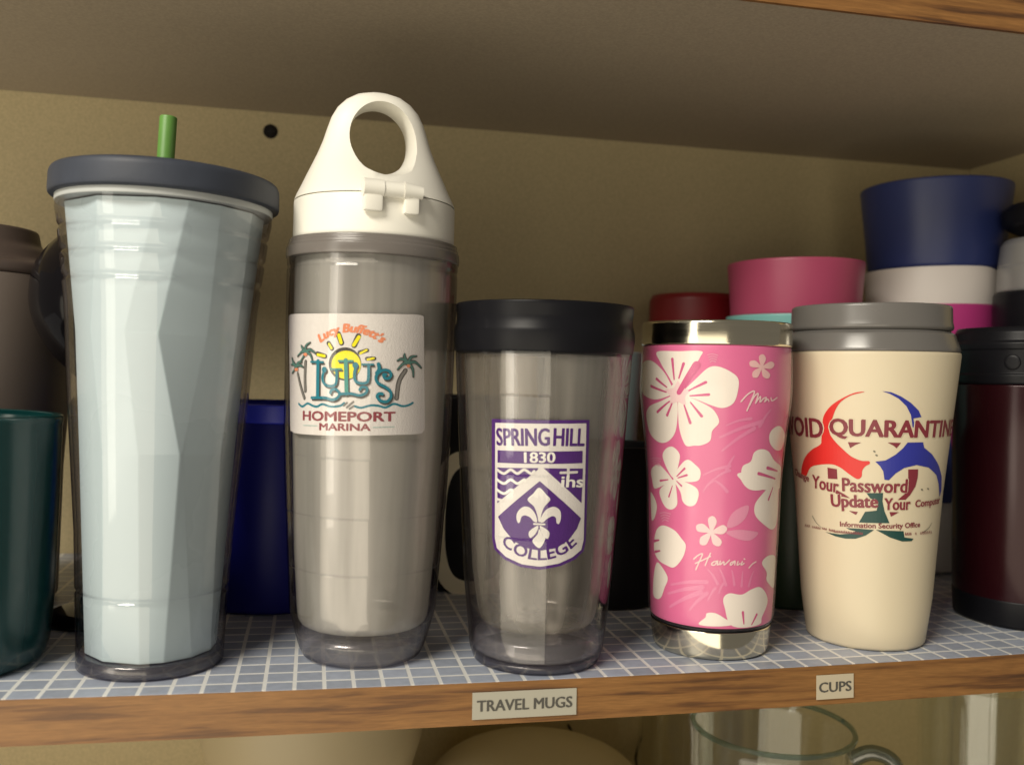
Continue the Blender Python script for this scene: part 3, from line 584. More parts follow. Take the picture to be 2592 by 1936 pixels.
def lathe_bm(prof, seg=72, a0=0.0, a1=None):
    bm = bmesh.new()
    rings = []
    for r, z in prof:
        if r < 1e-6:
            rings.append([bm.verts.new((0, 0, z))])
        else:
            rings.append([bm.verts.new((r * math.cos(2 * math.pi * k / seg), r * math.sin(2 * math.pi * k / seg), z)) for k in range(seg)])
    for A, B in zip(rings, rings[1:]):
        if len(A) == 1 and len(B) == 1: continue
        for k in range(seg):
            j = (k + 1) % seg
            if len(A) == 1: bm.faces.new((A[0], B[j], B[k]))
            elif len(B) == 1: bm.faces.new((A[k], A[j], B[0]))
            else: bm.faces.new((A[k], A[j], B[j], B[k]))
    return bm

def lathe(name, prof, mat, parent=None, rad=.0008, seg=72, loc=None):
    o = link(name, lathe_bm(rounded(prof, rad), seg), mat, parent)
    if loc: o.location = loc
    return o

def shell_prof(outer, th, floor=None):
    """closed cup profile: outer (bottom to rim) plus inner wall back to the floor"""
    f = outer[0][1] + th if floor is None else floor
    inner = [(max(r - th, .001), max(z, f)) for r, z in reversed(outer) if z > f or r == outer[-1][0]]
    inner = [q for q in inner if q[1] > f]
    ob = inner[-1][0] if inner else outer[0][0] - th
    return [(0, outer[0][1])] + list(outer) + inner + [(ob, f), (0, f)]

def interp(prof, z):
    if z <= prof[0][0]: return prof[0][1]
    for (za, ra), (zb, rb) in zip(prof, prof[1:]):
        if z <= zb: return ra + (rb - ra) * (z - za) / (zb - za)
    return prof[-1][1]

def box_bm(bm, x0, x1, y0, y1, z0, z1, bev=0.0, mtx=None):
    r = bmesh.ops.create_cube(bm, size=1)
    vs = r['verts']
    for v in vs:
        v.co = Vector((x0 + (v.co.x + .5) * (x1 - x0), y0 + (v.co.y + .5) * (y1 - y0), z0 + (v.co.z + .5) * (z1 - z0)))
    if bev:
        es = list({e for v in vs for e in v.link_edges})
        rb = bmesh.ops.bevel(bm, geom=es, offset=bev, segments=2, affect='EDGES', profile=.6)
        vs = list({v for f in rb['faces'] for v in f.verts} | {v for v in vs if v.is_valid})
    if mtx:
        for v in vs: v.co = mtx @ v.co
    return vs

def tube_bm(bm, pts, rad, seg=12, close=False):
    pts = [Vector(q) for q in pts]
    rings = []
    n = len(pts)
    for i, q in enumerate(pts):
        t = (pts[min(i + 1, n - 1)] - pts[max(i - 1, 0)]).normalized()
        a = t.cross(Vector((0, 0, 1)))
        if a.length < .05: a = t.cross(Vector((0, 1, 0)))
        a.normalize(); b = t.cross(a)
        rd = rad[i] if isinstance(rad, (list, tuple)) else rad
        rings.append([bm.verts.new(q + (a * math.cos(2 * math.pi * k / seg) + b * math.sin(2 * math.pi * k / seg)) * rd) for k in range(seg)])
    for A, B in zip(rings, rings[1:]):
        for k in range(seg):
            bm.faces.new((A[k], A[(k + 1) % seg], B[(k + 1) % seg], B[k]))
    bm.faces.new(rings[0][::-1]); bm.faces.new(rings[-1])

def catmull(pts, n=6, closed=False):
    out = []
    N_ = len(pts)
    rng = range(N_) if closed else range(N_ - 1)
    for i in rng:
        g = (lambda k: pts[k % N_]) if closed else (lambda k: pts[min(max(k, 0), N_ - 1)])
        p0, p1, p2, p3 = g(i - 1), g(i), g(i + 1), g(i + 2)
        for k in range(n):
            t = k / n
            out.append(tuple(.5 * (2 * b + (c - a) * t + (2 * a - 5 * b + 4 * c - d) * t * t + (3 * b - a - 3 * c + d) * t ** 3) for a, b, c, d in zip(p0, p1, p2, p3)))
    if not closed: out.append(tuple(pts[-1]))
    return out

# ------------------------------------------------------------------ flat print and stitching wrapped round a cup
def poly_tris(pts):
    vs = [Vector((x, y, 0)) for x, y in pts]
    return pts, [tuple(t) for t in tessellate_polygon([vs])]

def stroke_tris(pts, w0, w1):
    """a pen stroke of given width as quads with round ends"""
    V, F = [], []
    n = len(pts)
    for i, (x, y) in enumerate(pts):
        xa, ya = pts[max(i - 1, 0)]; xb, yb = pts[min(i + 1, n - 1)]
        dx, dy = xb - xa, yb - ya
        l = math.hypot(dx, dy) or 1
        w = (w0 + (w1 - w0) * i / max(n - 1, 1)) / 2
        V += [(x - dy / l * w, y + dx / l * w), (x + dy / l * w, y - dx / l * w)]
    for i in range(n - 1):
        F.append((2 * i, 2 * i + 1, 2 * i + 3, 2 * i + 2))
    for (x, y), w, (xo, yo) in ((pts[0], w0 / 2, pts[min(1, n - 1)]), (pts[-1], w1 / 2, pts[max(n - 2, 0)])):
        a = math.atan2(y - yo, x - xo)
        b = len(V)
        ring = [(x + w * math.cos(a + t), y + w * math.sin(a + t)) for t in [-math.pi / 2 + math.pi * k / 6 for k in range(7)]]
        V += ring
        F.append(tuple(range(b, b + 7)))
    return V, F

TEXT_CACHE = {}
def text_tris(body, bold):
    key = (body, bold)
    if key not in TEXT_CACHE:
        cu = bpy.data.curves.new('lettering_curve', 'FONT')
        cu.body = body; cu.offset = bold; cu.resolution_u = 3
        ob = bpy.data.objects.new('lettering_curve', cu)
        COL.objects.link(ob)
        dg = bpy.context.evaluated_depsgraph_get()
        me = bpy.data.meshes.new_from_object(ob.evaluated_get(dg))
        V = [(v.co.x, v.co.y) for v in me.vertices]; F = [tuple(p_.vertices) for p_ in me.polygons]
        bpy.data.objects.remove(ob); bpy.data.curves.remove(cu); bpy.data.meshes.remove(me)
        xs = [v[0] for v in V]; ys = [v[1] for v in V]
        x0, x1, y0, y1 = min(xs), max(xs), min(ys), max(ys)
        TEXT_CACHE[key] = ([((x - x0) / (x1 - x0) - .5, (y - y0) / (y1 - y0) - .5) for x, y in V], F)
    return TEXT_CACHE[key]

def shape_tris(it):
    k = it[3]
    if k == 'p':
        pts = list(zip(it[5][0::2], it[5][1::2]))
        return poly_tris(catmull(pts, 5, True) if it[4] else pts)
    if k == 's':
        pts = list(zip(it[7][0::2], it[7][1::2]))
        if it[4] and len(pts) > 2: pts = catmull(pts, 5)
        return stroke_tris(pts, it[5], it[6])
    if k == 't':
        body, cx, cz, w, h, rot, bold, shear = it[4:12]
        V, F = text_tris(body, 0)
        c, s = math.cos(math.radians(rot)), math.sin(math.radians(rot))
        return [(cx + (x * w + y * h * shear) * c - y * h * s, cz + (x * w + y * h * shear) * s + y * h * c) for x, y in V], F
    body, cx, cz, R, a0, a1, h, bold, up, shear = it[4:14]
    V, F = text_tris(body, 0)
    out = []
    for x, y in V:
        t = math.radians(a0 + (a1 - a0) * (x + .5 + y * shear * .1))
        q = R + y * h * up
        out.append((cx + q * math.cos(t), cz + q * math.sin(t)))
    return out, F

def wrap_decal(items, palette, prof, rref, parent, base_off=.0004, step=.00016, thick_base=0.0, grid=2.0, nest=False):
    """lay flat shapes (arc mm, height mm) on a surface of revolution; one mesh per group"""
    groups = {}
    for it in items: groups.setdefault(it[0], []).append(it)
    made = {}
    base_obj = None
    for g, its in groups.items():
        bm = bmesh.new()
        mats = []
        lay_l = bm.verts.layers.float.new('lay')
        seen = {}
        parts = []
        for it in its:
            n_ = seen.get(it[2], 0); seen[it[2]] = n_ + 1
            lv = it[2] + 1 + min(n_ * .08, .8)
            V, F = shape_tris(it)
            if it[3] in 'ta':
                bw = it[10] if it[3] == 't' else it[11]
                hh_ = it[8] if it[3] == 't' else it[10]
                for j, (ox, oy) in enumerate(((0, 0), (bw, .35 * bw), (-bw, -.35 * bw), (.5 * bw, -.5 * bw), (-.5 * bw, .5 * bw))):
                    parts.append((it, [(x + ox * hh_, y + oy * hh_) for x, y in V], F, lv + .05 * j))
                    if not bw: break
            else:
                parts.append((it, V, F, lv))
        for it, V, F, lv in parts:
            if it[1] not in mats: mats.append(it[1])
            vs = []
            for x, y in V:
                v = bm.verts.new((x, y, 0)); v[lay_l] = lv; vs.append(v)
            for f in F:
                if len(set(f)) < 3: continue
                try:
                    fc = bm.faces.new([vs[i] for i in f]); fc.material_index = mats.index(it[1])
                except ValueError:
                    pass
        xs = [v.co.x for v in bm.verts]; ys = [v.co.y for v in bm.verts]
        # cut on a fixed grid so that every piece follows the curve
        u = math.ceil(min(xs) / grid) * grid
        while u < max(xs):
            bmesh.ops.bisect_plane(bm, geom=bm.verts[:] + bm.edges[:] + bm.faces[:], plane_co=(u, 0, 0), plane_no=(1, 0, 0)); u += grid
        u = math.ceil(min(ys) / 6) * 6
        while u < max(ys):
            bmesh.ops.bisect_plane(bm, geom=bm.verts[:] + bm.edges[:] + bm.faces[:], plane_co=(0, u, 0), plane_no=(0, 1, 0)); u += 6
        flip = [f for f in bm.faces if f.normal.z < 0]
        bmesh.ops.reverse_faces(bm, faces=flip)
        for v in bm.verts:
            lay = v[lay_l] - 1
            v.co.z = base_off + step * lay
        for v in bm.verts:
            z = v.co.y / 1000
            r = interp(prof, z) + v.co.z
            t = v.co.x / 1000 / rref
            v.co = Vector((r * math.sin(t), -r * math.cos(t), z))
        if g == 'base' and thick_base:
            ex = bmesh.ops.extrude_face_region(bm, geom=bm.faces[:])
            for v in [e for e in ex['geom'] if isinstance(e, bmesh.types.BMVert)]:
                rxy = math.hypot(v.co.x, v.co.y)
                v.co.x *= 1 - thick_base / rxy; v.co.y *= 1 - thick_base / rxy
        nm = g.rstrip('0123456789')
        me = bpy.data.meshes.new(nm); bm.to_mesh(me); bm.free()
        for c in mats: me.materials.append(palette[c])
        o = bpy.data.objects.new('patch' if g == 'base' else nm, me)
        COL.objects.link(o)
        if g == 'base': base_obj = o; o.parent = parent
        else: o.parent = base_obj if (nest and base_obj) else parent
        made[g] = o
    return made

def sag(x):
    """the shelf bows slightly under its load"""
    x = min(max(x, -.3), .5)
    return .0008 - .0022 * (1 - ((x - .1) / .25) ** 2)

def lean(x):
    return -.0022 * 2 * (min(max(x, -.2), .45) - .1) / .0625

def on_shelf(name, label, cat, x, y, rotz=0.0, group=None):
    return thing(name, label, cat, (x, y, sag(x) + .0004), rotz, lean(x), group)

# ------------------------------------------------------------------ the cupboard
XL, XR, DEPTH, HUP, FRONT = -.62, .5545, .302, .3248, .0186
def board(name, x0, x1, y0, y1, z0, z1, mat, parent=None, bow=False):
    bm = bmesh.new()
    n = 48 if bow else 1
    ring = [(y0, z0), (y1, z0), (y1, z1), (y0, z1)]
    rows = []
    for i in range(n + 1):
        x = x0 + (x1 - x0) * i / n
        s = sag(x) if bow else 0
        rows.append([bm.verts.new((x, y, z + s)) for y, z in ring])
    for A, B in zip(rows, rows[1:]):
        for k in range(4): bm.faces.new((A[k], A[(k + 1) % 4], B[(k + 1) % 4], B[k]))
    bm.faces.new(rows[0][::-1]); bm.faces.new(rows[-1])
    return link(name, bm, mat, parent, smooth=bow)

structure(board('back_wall', XL, XR + .02, DEPTH, DEPTH + .012, -.6, .8, WALL))
structure(board('side_wall', XR, XR + .016, .0, DEPTH - .001, -.6, .8, WALL))
shelf = structure(board('shelf', XL, XR - .001, .0025, DEPTH - .001, -.0185, -.0006, WALL, bow=True))
board('edge_band', XL, XR - .001, 0, .0022, -.019, -.0001, WOOD, shelf, bow=True)
board('shelf_liner', XL, XR - .0012, .0004, DEPTH - .0012, -.0004, .0002, LINER, shelf, bow=True)
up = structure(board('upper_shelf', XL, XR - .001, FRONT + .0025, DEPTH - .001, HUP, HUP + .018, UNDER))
board('edge_band', XL, XR - .001, FRONT, FRONT + .0022, HUP - .0006, HUP + .019, WOOD, up)
low = structure(board('lower_shelf', XL, XR - .001, .0025, DEPTH - .001, -.30, -.282, WALL))
board('edge_band', XL, XR - .001, 0, .0022, -.3005, -.281, WOOD, low)

# ------------------------------------------------------------------ small fixings and labels
scr = thing('wall_screw', 'small dark countersunk screw in the back wall above the white-capped bottle', 'screw', (-.035, DEPTH - .0002, .3109))
DARKM = plain('dark_screw_steel', (.012, .009, .008), .7, .0, spec=.15)
bm = lathe_bm([(0, .0004), (.0040, .0007), (.0050, .0004), (.0055, -.0004)], 24)
o = link('screw_head', bm, DARKM, scr); o.rotation_euler = (math.radians(90), 0, 0)
bm = bmesh.new(); box_bm(bm, -.0026, .0026, -.0004, .0004, 0, .0012); box_bm(bm, -.0004, .0004, -.0026, .0026, 0, .00118)
o = link('drive_slot', bm, plain('screw_slot', (.006, .005, .005), .8), scr, smooth=False); o.rotation_euler = (math.radians(90), 0, 0); o.location = (0, .0003, 0)

TAPE = plain('label_tape', (.37, .35, .285), .4, var=.04)
TAPE2 = plain('label_tape_pale', (.47, .41, .30), .4, var=.04)
INK = plain('label_ink', (.075, .07, .06), .5)
def tape_label(body, x0, x1, zc, h, tilt, mat, label, fw_):
    cx = (x0 + x1) / 2
    t = thing('adhesive_label', label, 'label', (cx, -.0004, zc + sag(cx)))
    t.rotation_euler = (-.03, tilt, 0)
    bm = bmesh.new(); box_bm(bm, -(x1 - x0) / 2, (x1 - x0) / 2, -.0003, 0, -h / 2, h / 2)
    link('tape', bm, mat, t, smooth=False)
    V, F = text_tris(body, 0)
    bm = bmesh.new(); w = (x1 - x0) * fw_; hh = h * .41
    for j, (ox, oy) in enumerate(((0, 0), (.045, .01), (-.045, -.01))):
        vs = [bm.verts.new((x * w + ox * hh, -.00045 - .00002 * j, y * hh + oy * hh)) for x, y in V]
        for f in F: bm.faces.new([vs[i] for i in f])
    link('lettering', bm, INK, t, smooth=False)
tape_label('TRAVEL MUGS', .0729, .1211, -.0102, .0120, .0, TAPE, 'wide grey tape label reading TRAVEL MUGS on the oak shelf edge', .91)
tape_label('CUPS', .2418, .2617, -.0102, .0117, -.012, TAPE2, 'small cream tape label reading CUPS on the oak shelf edge', .86)

# ------------------------------------------------------------------ 1: ice blue faceted tumbler with slate lid and straw
T1X, T1Y = -.0702, .0473
t1 = on_shelf('faceted_tumbler', 'tall ice blue faceted tumbler with slate lid and green straw', 'tumbler', T1X, T1Y)
outer = [(.0321, 0), (.0323, .0096), (.0333, .033), (.0324, .0345), (.0335, .036), (.0346, .0613), (.0397, .1275), (.0418, .1625), (.0430, .1722), (.0420, .1740), (.0433, .1758), (.0443, .1838), (.0433, .1854), (.0446, .1872), (.0455, .1945), (.0445, .1962), (.0458, .1980), (.0469, .2040), (.0469, .2090)]
CLR = clear('clear_acrylic', (.95, .945, .955), .04, 1.46, edge=(.22, .20, .27))
lathe('outer_wall', [(0, 0)] + outer, CLR, t1, .0006, 96)
lathe('inner_face', [(r - .0014, z) for r, z in outer[1:]], clear('clear_acrylic_inside', (.97, .965, .975), .08, 1.2), t1, .0006, 96)
BASEM = clear('smoky_acrylic_base', (.50, .47, .58), .08, 1.5, haze=.35, haze_col=(.20, .19, .26))
lathe('base', [(0, .0004), (.0316, .0004), (.0318, .003), (.0312, .0062), (0, .0062)], BASEM, t1, .001, 96)
ICE = plain('ice_blue_plastic', (.50, .61, .625), .28, var=.03, vscale=14, bump=.03, bscale=120)
# liner: planar facets that kink part way down
def facet_liner():
    zs = [.0066, .098, .150, .2065]
    # ridge azimuths (degrees, + to the right) at each level, bottom to top
    ridges = [
        [-10, -14, -24, -6], [10, 14, -3, 11], [36, 17, 30, 30], [62, 50, 54, 56], [86, 86, 84, 84],
        [112] * 4, [140] * 4, [168] * 4, [-164] * 4, [-136] * 4, [-108] * 4, [-78, -78, -74, -78], [-44, -42, -50, -40]]
    bump = [[.0004, .0004, .0004, .0004], [.0004, .0014, .0024, .0006], [0, .0002, -.0012, 0], [0, .0004, .0010, 0], [0] * 4,
            [0] * 4, [0] * 4, [0] * 4, [0] * 4, [0] * 4, [0] * 4, [0] * 4, [0, .0002, .0004, 0]]
    zr = sorted((z, r) for r, z in outer)
    bm = bmesh.new()
    cols = []
    for a, bmp in zip(ridges, bump):
        col = []
        for z, ang, q in zip(zs, a, bmp):
            r = interp(zr, z) - .0036 + q
            t = math.radians(ang + 8.8)
            col.append(bm.verts.new((r * math.sin(t), -r * math.cos(t), z)))
        cols.append(col)
    n = len(cols)
    order = sorted(range(n), key=lambda i: ridges[i][0])
    for a, b in zip(order, order[1:] + order[:1]):
        for k in range(len(zs) - 1):
            A, B = cols[a], cols[b]
            bm.faces.new((A[k], B[k], B[k + 1], A[k + 1]))
    bm.faces.new([cols[i][0] for i in order][::-1])
    bmesh.ops.recalc_face_normals(bm, faces=bm.faces)
    bmesh.ops.bevel(bm, geom=[e for e in bm.edges if not e.is_boundary], offset=.0006, segments=2, affect='EDGES', profile=.5)
    return bm
link('liner', facet_liner(), ICE, t1, smooth=True, angle=60)
lathe('lid_seal', [(.040, .2072), (.0470, .2072), (.0472, .2080), (.0472, .2108), (.040, .2108)], plain('pale_seal', (.40, .42, .42), .4), t1, .0005)
SLATE = plain('slate_lid_plastic', (.036, .042, .058), .5, spec=.3, var=.22, vscale=60, bump=.12, bscale=260)
lid = lathe('lid', [(0, .2100), (.0480, .2100), (.0498, .2106), (.0501, .2120), (.0499, .2200), (.0488, .2222), (.0450, .2228), (.0440, .2212), (0, .2208)], SLATE, t1, .0012, 96)
lathe('grommet', [(.0050, .2206), (.0085, .2206), (.0080, .2226), (.0054, .2230)], SLATE, lid, .0004, 32, (-.0044, .0130, 0))
st = lathe('straw', [(.0040, -.2), (.0040, .0335), (.0038, .0340), (.0034, .0340), (.0032, .0335), (.0032, -.2)], plain('green_straw', (.105, .25, .05), .4, var=.1, vscale=120), t1, .0002, 28, (-.0040, .0130, .2205))
st.rotation_euler = (-.012, .03, 0)

# ------------------------------------------------------------------ 2: clear bottle with white handled cap and patch
T2X, T2Y = .0265, .0501
t2 = on_shelf('water_bottle', 'tall clear water bottle with white looped cap and beach patch', 'bottle', T2X, T2Y)
o2 = [(.0262, 0), (.0285, .0012), (.0300, .0040), (.0325, .012), (.0354, .0236), (.0366, .044), (.03645, .0445), (.0368, .045), (.0383, .070), (.03815, .0705), (.0385, .071), (.0398, .097), (.03965, .0975), (.0399, .098), (.0403, .1068), (.0408, .15), (.0410, .184), (.0405, .1852), (.0410, .1866), (.0411, .190)]
lathe('outer_wall', [(0, .0)] + o2, CLR, t2, .0008, 96)
lathe('inner_face', [(r - .0012, z) for r, z in o2[2:]], clear('clear_acrylic_tinted', (.95, .94, .95), .08, 1.25, edge=(.60, .57, .62)), t2, .0008, 96)
lathe('base', [(0, .0006), (.0260, .0008), (.0290, .003), (.0310, .0100), (.0295, .0125), (0, .0125)], clear('clear_base', (.96, .95, .96), .06, 1.45, haze=.26, haze_col=(.74, .73, .75)), t2, .001, 96)  # haze put in for the light that clear acrylic gathers and scatters
SILV = clear('milky_liner', (.88, .86, .82), .2, 1.4, haze=.66, haze_col=(.89, .88, .76), streak=.24)
lathe('liner', [(0, .0150), (.0290, .0155), (.0312, .0180), (.0318, .024), (.0338, .05), (.0362, .1068), (.0370, .15), (.0374, .19)], SILV, t2, .0015, 96)
lathe('rim_ring', [(.0375, .1895), (.0414, .1895), (.0416, .1910), (.0415, .1945), (.0410, .1950), (.0409, .1962), (.0405, .1968), (.0404, .1985), (.0375, .1985)], plain('smoky_rim', (.14, .125, .115), .25, var=.05, spec=.6), t2, .0005, 96)
WHITE = plain('ivory_plastic', (.76, .74, .67), .38, var=.015, vscale=20)
cap = lathe('cap_collar', [(.030, .1985), (.0384, .1985), (.0387, .2000), (.0386, .2166), (.0380, .2171), (.030, .2171)], WHITE, t2, .0006, 96)
def cap_dome():
    bm = bmesh.new()
    lv = [(.2174, .0386, .0384), (.2200, .0376, .0368), (.2240, .0357, .0335), (.2290, .0335, .0288), (.2340, .0312, .0236), (.2400, .0285, .0188), (.2465, .0260, .0150), (.2525, .0242, .0126), (.2580, .0224, .0112), (.2628, .0198, .0104), (.2668, .0160, .0094), (.2696, .0113, .0078), (.2711, .0056, .0050)]
    seg = 64
    rows = []
    for z, w, d in lv:
        e = 2.0 + min(max((z - .225) / .02, 0), 1) * .5
        row = []
        for k in range(seg):
            t = 2 * math.pi * k / seg
            c, s = math.cos(t), math.sin(t)
            row.append(bm.verts.new((w * math.copysign(abs(c) ** (2 / e), c), d * math.copysign(abs(s) ** (2 / e), s), z)))
        rows.append(row)
    for A, B in zip(rows, rows[1:]):
        for k in range(seg): bm.faces.new((A[k], A[(k + 1) % seg], B[(k + 1) % seg], B[k]))
    bm.faces.new(rows[0][::-1])
    top = bm.verts.new((0, 0, .2715))
    for k in range(seg): bm.faces.new((rows[-1][k], rows[-1][(k + 1) % seg], top))
    return bm
dome = link('cap_loop', cap_dome(), WHITE, t2, angle=50)
def hole_cutter():
    bm = bmesh.new(); rows = []
    for y, f in [(-.05, 2.2), (-.026, 1.22), (-.018, 1.08), (-.012, 1.0), (-.006, .95), (.006, .95), (.012, 1.0), (.018, 1.08), (.026, 1.22), (.05, 2.2)]:
        g = min(f, 1.3)
        rows.append([bm.verts.new((0.0006 + .0160 * g * math.cos(2 * math.pi * k / 48), y, .2484 + .0178 * (g if math.sin(2 * math.pi * k / 48) < 0 else min(g, 1.02)) * math.sin(2 * math.pi * k / 48))) for k in range(48)])
    for A, B in zip(rows, rows[1:]):
        for k in range(48): bm.faces.new((A[k], A[(k + 1) % 48], B[(k + 1) % 48], B[k]))
    bm.faces.new(rows[0][::-1]); bm.faces.new(rows[-1])
    return bm
cut = link('cutter', hole_cutter(), WHITE, t2)
md = dome.modifiers.new('hole', 'BOOLEAN'); md.operation = 'DIFFERENCE'; md.object = cut; md.solver = 'EXACT'
dg = bpy.context.evaluated_depsgraph_get()
me = bpy.data.meshes.new_from_object(dome.evaluated_get(dg))
dome.modifiers.clear(); dome.data = me
me.set_sharp_from_angle(angle=math.radians(48))
bpy.data.objects.remove(cut)
dome.rotation_euler = (0, 0, math.radians(7))
hz = math.radians(9)
HM = Matrix.Rotation(hz, 4, 'Z') @ Matrix.Translation((0, -.0392, .2172))
hinge = None
bm = bmesh.new()
box_bm(bm, -.0142, -.0056, -.0026, .0022, -.0092, .0010, .0014, HM)
tube_bm(bm, [HM @ Vector((-.0144, -.0002, .0012)), HM @ Vector((-.0054, -.0002, .0012))], .0040, 20)
box_bm(bm, .0042, .0112, -.0020, .0022, -.0092, .0006, .0014, HM)
tube_bm(bm, [HM @ Vector((.0040, -.0002, .0012)), HM @ Vector((.0126, -.0002, .0008))], [.0040, .0030], 20)
link('hinge_bracket', bm, WHITE, t2, angle=50)
bm = bmesh.new()
tube_bm(bm, [HM @ Vector((-.0053, -.0002, .0012)), HM @ Vector((.0039, -.0002, .0012))], .0036, 20)
link('hinge_barrel', bm, WHITE, t2, angle=50)

def thread(name, col, var=.10):
    m = plain(name, col, .8, var=var, vscale=700, bump=.5, bscale=1600, spec=.2, stretch=(1, 1, .35))
    return m
pal = dict(w=thread('white_thread', (.80, .775, .70), .05), dk=thread('charcoal_thread', (.075, .07, .06)), ye=thread('yellow_thread', (.83, .73, .02), .05),
           te=thread('teal_thread', (.02, .19, .245)), t2=thread('sea_green_thread', (.05, .27, .225)), gr=thread('palm_green_thread', (.085, .20, .165)),
           gy=thread('grey_thread', (.20, .19, .17)), ma=thread('maroon_thread', (.25, .055, .065), .2), pt=thread('pale_teal_thread', (.42, .52, .47)),
           pu=thread('purple_thread', (.085, .02, .185), .18))
pal['or'] = thread('coral_thread', (.74, .26, .13), .12)
b_prof = [(.0, .0300), (.0236, .0340), (.1068, .0388), (.1947, .0398)]
wrap_decal(DECALS['bottle'], pal, b_prof, .0385, t2, base_off=.0002, step=.00010, thick_base=.0009, nest=True)

# ------------------------------------------------------------------ 3: clear tumbler with black lid and shield patch
T3X, T3Y = .1100, .0338
t3 = on_shelf('insulated_tumbler', 'short clear tumbler with black lid and purple college shield patch', 'tumbler', T3X, T3Y)
o3 = [(.0300, 0), (.0308, .0010), (.0326, .006), (.0366, .0434), (.0378, .063), (.03765, .0635), (.0380, .064), (.0396, .092), (.03945, .0925), (.0398, .093), (.0418, .128), (.04165, .1285), (.0420, .129), (.0430, .1471), (.0433, .1540)]
lathe('outer_wall', [(0, 0)] + o3, CLR, t3, .0008, 96)
lathe('inner_face', [(r - .0012, z) for r, z in o3[2:]], MATS['clear_acrylic_tinted'], t3, .0008, 96)
lathe('base', [(0, .0005), (.0298, .0005), (.0306, .0016), (.0312, .0036), (.0302, .0042), (0, .0042)], BASEM, t3, .0006, 96)
lathe('base_insert', [(0, .0046), (.0296, .0046), (.0312, .0075), (.0300, .0135), (0, .0135)], MATS['clear_base'], t3, .0012, 96)
GREYL = clear('smoky_liner', (.88, .85, .80), .12, 1.45, haze=.36, haze_col=(.64, .61, .49), streak=.30)
lathe('liner', [(0, .0165), (.0240, .0168), (.0275, .0190), (.0292, .024), (.0322, .0434), (.0356, .09), (.0390, .1471)], GREYL, t3, .003, 96)
BLK = plain('black_lid_plastic', (.006, .006, .008), .36, spec=.16, var=.15, bump=.04, bscale=200)
lid3 = lathe('lid', [(0, .1475), (.0424, .1475), (.0434, .1485), (.0441, .1545), (.0441, .1580), (.0431, .1615), (.0428, .1640), (.0434, .1700), (.0432, .1712), (.0418, .1712), (.0410, .1680), (0, .1675)], BLK, t3, .0009, 96)
lathe('sip_slider', [(0, .1675), (.009, .1675), (.009, .1692), (0, .1694)], BLK, lid3, .0005, 32, (0, -.022, 0))
s_prof = [(.0, .0295), (.0434, .0348), (.1471, .0414)]
wrap_decal(DECALS['tumbler'], pal, s_prof, .037, t3, base_off=.0002, step=.00012, thick_base=.0009, nest=True)

# ------------------------------------------------------------------ 4: pink hibiscus tumbler with steel ends
T4X, T4Y = .2050, .0418
t4 = on_shelf('floral_tumbler', 'pink travel tumbler printed with white hibiscus between steel rims', 'tumbler', T4X, T4Y)
p_prof = [(.013, .0300), (.0207, .0310), (.0456, .0320), (.0703, .0328), (.0837, .0332), (.1064, .0350), (.1291, .0374), (.154, .0374)]
o4 = [(.0306, .0150), (.0320, .0207), (.0329, .0456), (.0338, .0703), (.0341, .0837), (.0359, .1064), (.0384, .1291), (.0384, .1400), (.0382, .1491), (.0378, .1536)]
STEEL = plain('brushed_steel', (.66, .61, .48), .13, 1.0, var=.06, vscale=30, stretch=(1, 1, 25), bump=.02, bscale=80)
PINK = plain('pink_print', (.68, .135, .305), .42, var=.10, vscale=34)
smooth4 = catmull([(r, z) for z, r in p_prof], 5)
lathe('print_sleeve', [(.020, .0150)] + [q for q in smooth4 if q[1] > .0152] + [(.030, .1545)], PINK, t4, .0005, 96)
lathe('outer_wall', catmull(o4, 5), clear('clear_shell', (.97, .955, .96), .22, 1.35, haze=.04, haze_col=(.8, .76, .72)), t4, .0005, 96)
lathe('base_ring', [(0, 0), (.0280, 0), (.0292, .0010), (.0296, .0030), (.0306, .0138), (.0298, .0141), (0, .0141)], STEEL, t4, .0008, 96)
lathe('gasket', [(.026, .0142), (.0302, .0142), (.0304, .0147), (.0302, .0153), (.026, .0153)], BLK, t4, .0004, 96)
rim4 = lathe('steel_rim', [(.030, .1546), (.0376, .1540), (.0382, .1548), (.0382, .1650), (.0377, .1662), (.0360, .1662), (.0350, .1620), (0, .1615)], STEEL, t4, .0008, 96)
palp = dict(w=plain('white_print', (.80, .74, .66), .45, var=.03, vscale=30), w2=plain('blush_print', (.76, .47, .46), .45, var=.04), w3=plain('pale_pink_print', (.80, .58, .58), .45, var=.04),
            pk=plain('deep_pink_print', (.58, .085, .23), .45, var=.1), lp=plain('light_pink_print', (.70, .26, .40), .45, var=.05), lp2=plain('frond_pink_print', (.70, .205, .375), .45, var=.06))
wrap_decal(DECALS['pink'], palp, [(z, r) for r, z in smooth4], .034, t4, base_off=.00006, step=.00007, grid=2.0)

# ------------------------------------------------------------------ 5: cream tumbler with biohazard print
T5X, T5Y = .2955, .0430
t5 = on_shelf('printed_tumbler', 'cream plastic tumbler with grey lid, quarantine slogan and tricolour warning emblem', 'tumbler', T5X, T5Y)
CREAM = plain('cream_plastic', (.60, .52, .375), .42, var=.03, vscale=16, bump=.05, bscale=300, sub=.05)
o5 = [(.0288, 0), (.0302, .0012), (.0306, .004), (.0333, .024), (.0374, .080), (.0450, .1508), (.0450, .1530)]
lathe('body', [(0, 0)] + o5 + [(.040, .1530)], CREAM, t5, .0012, 96)
GREY = plain('grey_lid_plastic', (.125, .118, .112), .26, var=.05, vscale=30, bump=.03, bscale=200)
col5 = lathe('collar', [(.036, .1531), (.0446, .1531), (.0448, .1540), (.0444, .1556), (.0428, .1600), (.0420, .1625), (.0408, .1632), (.0400, .1640), (.036, .1640)], GREY, t5, .0008, 96)
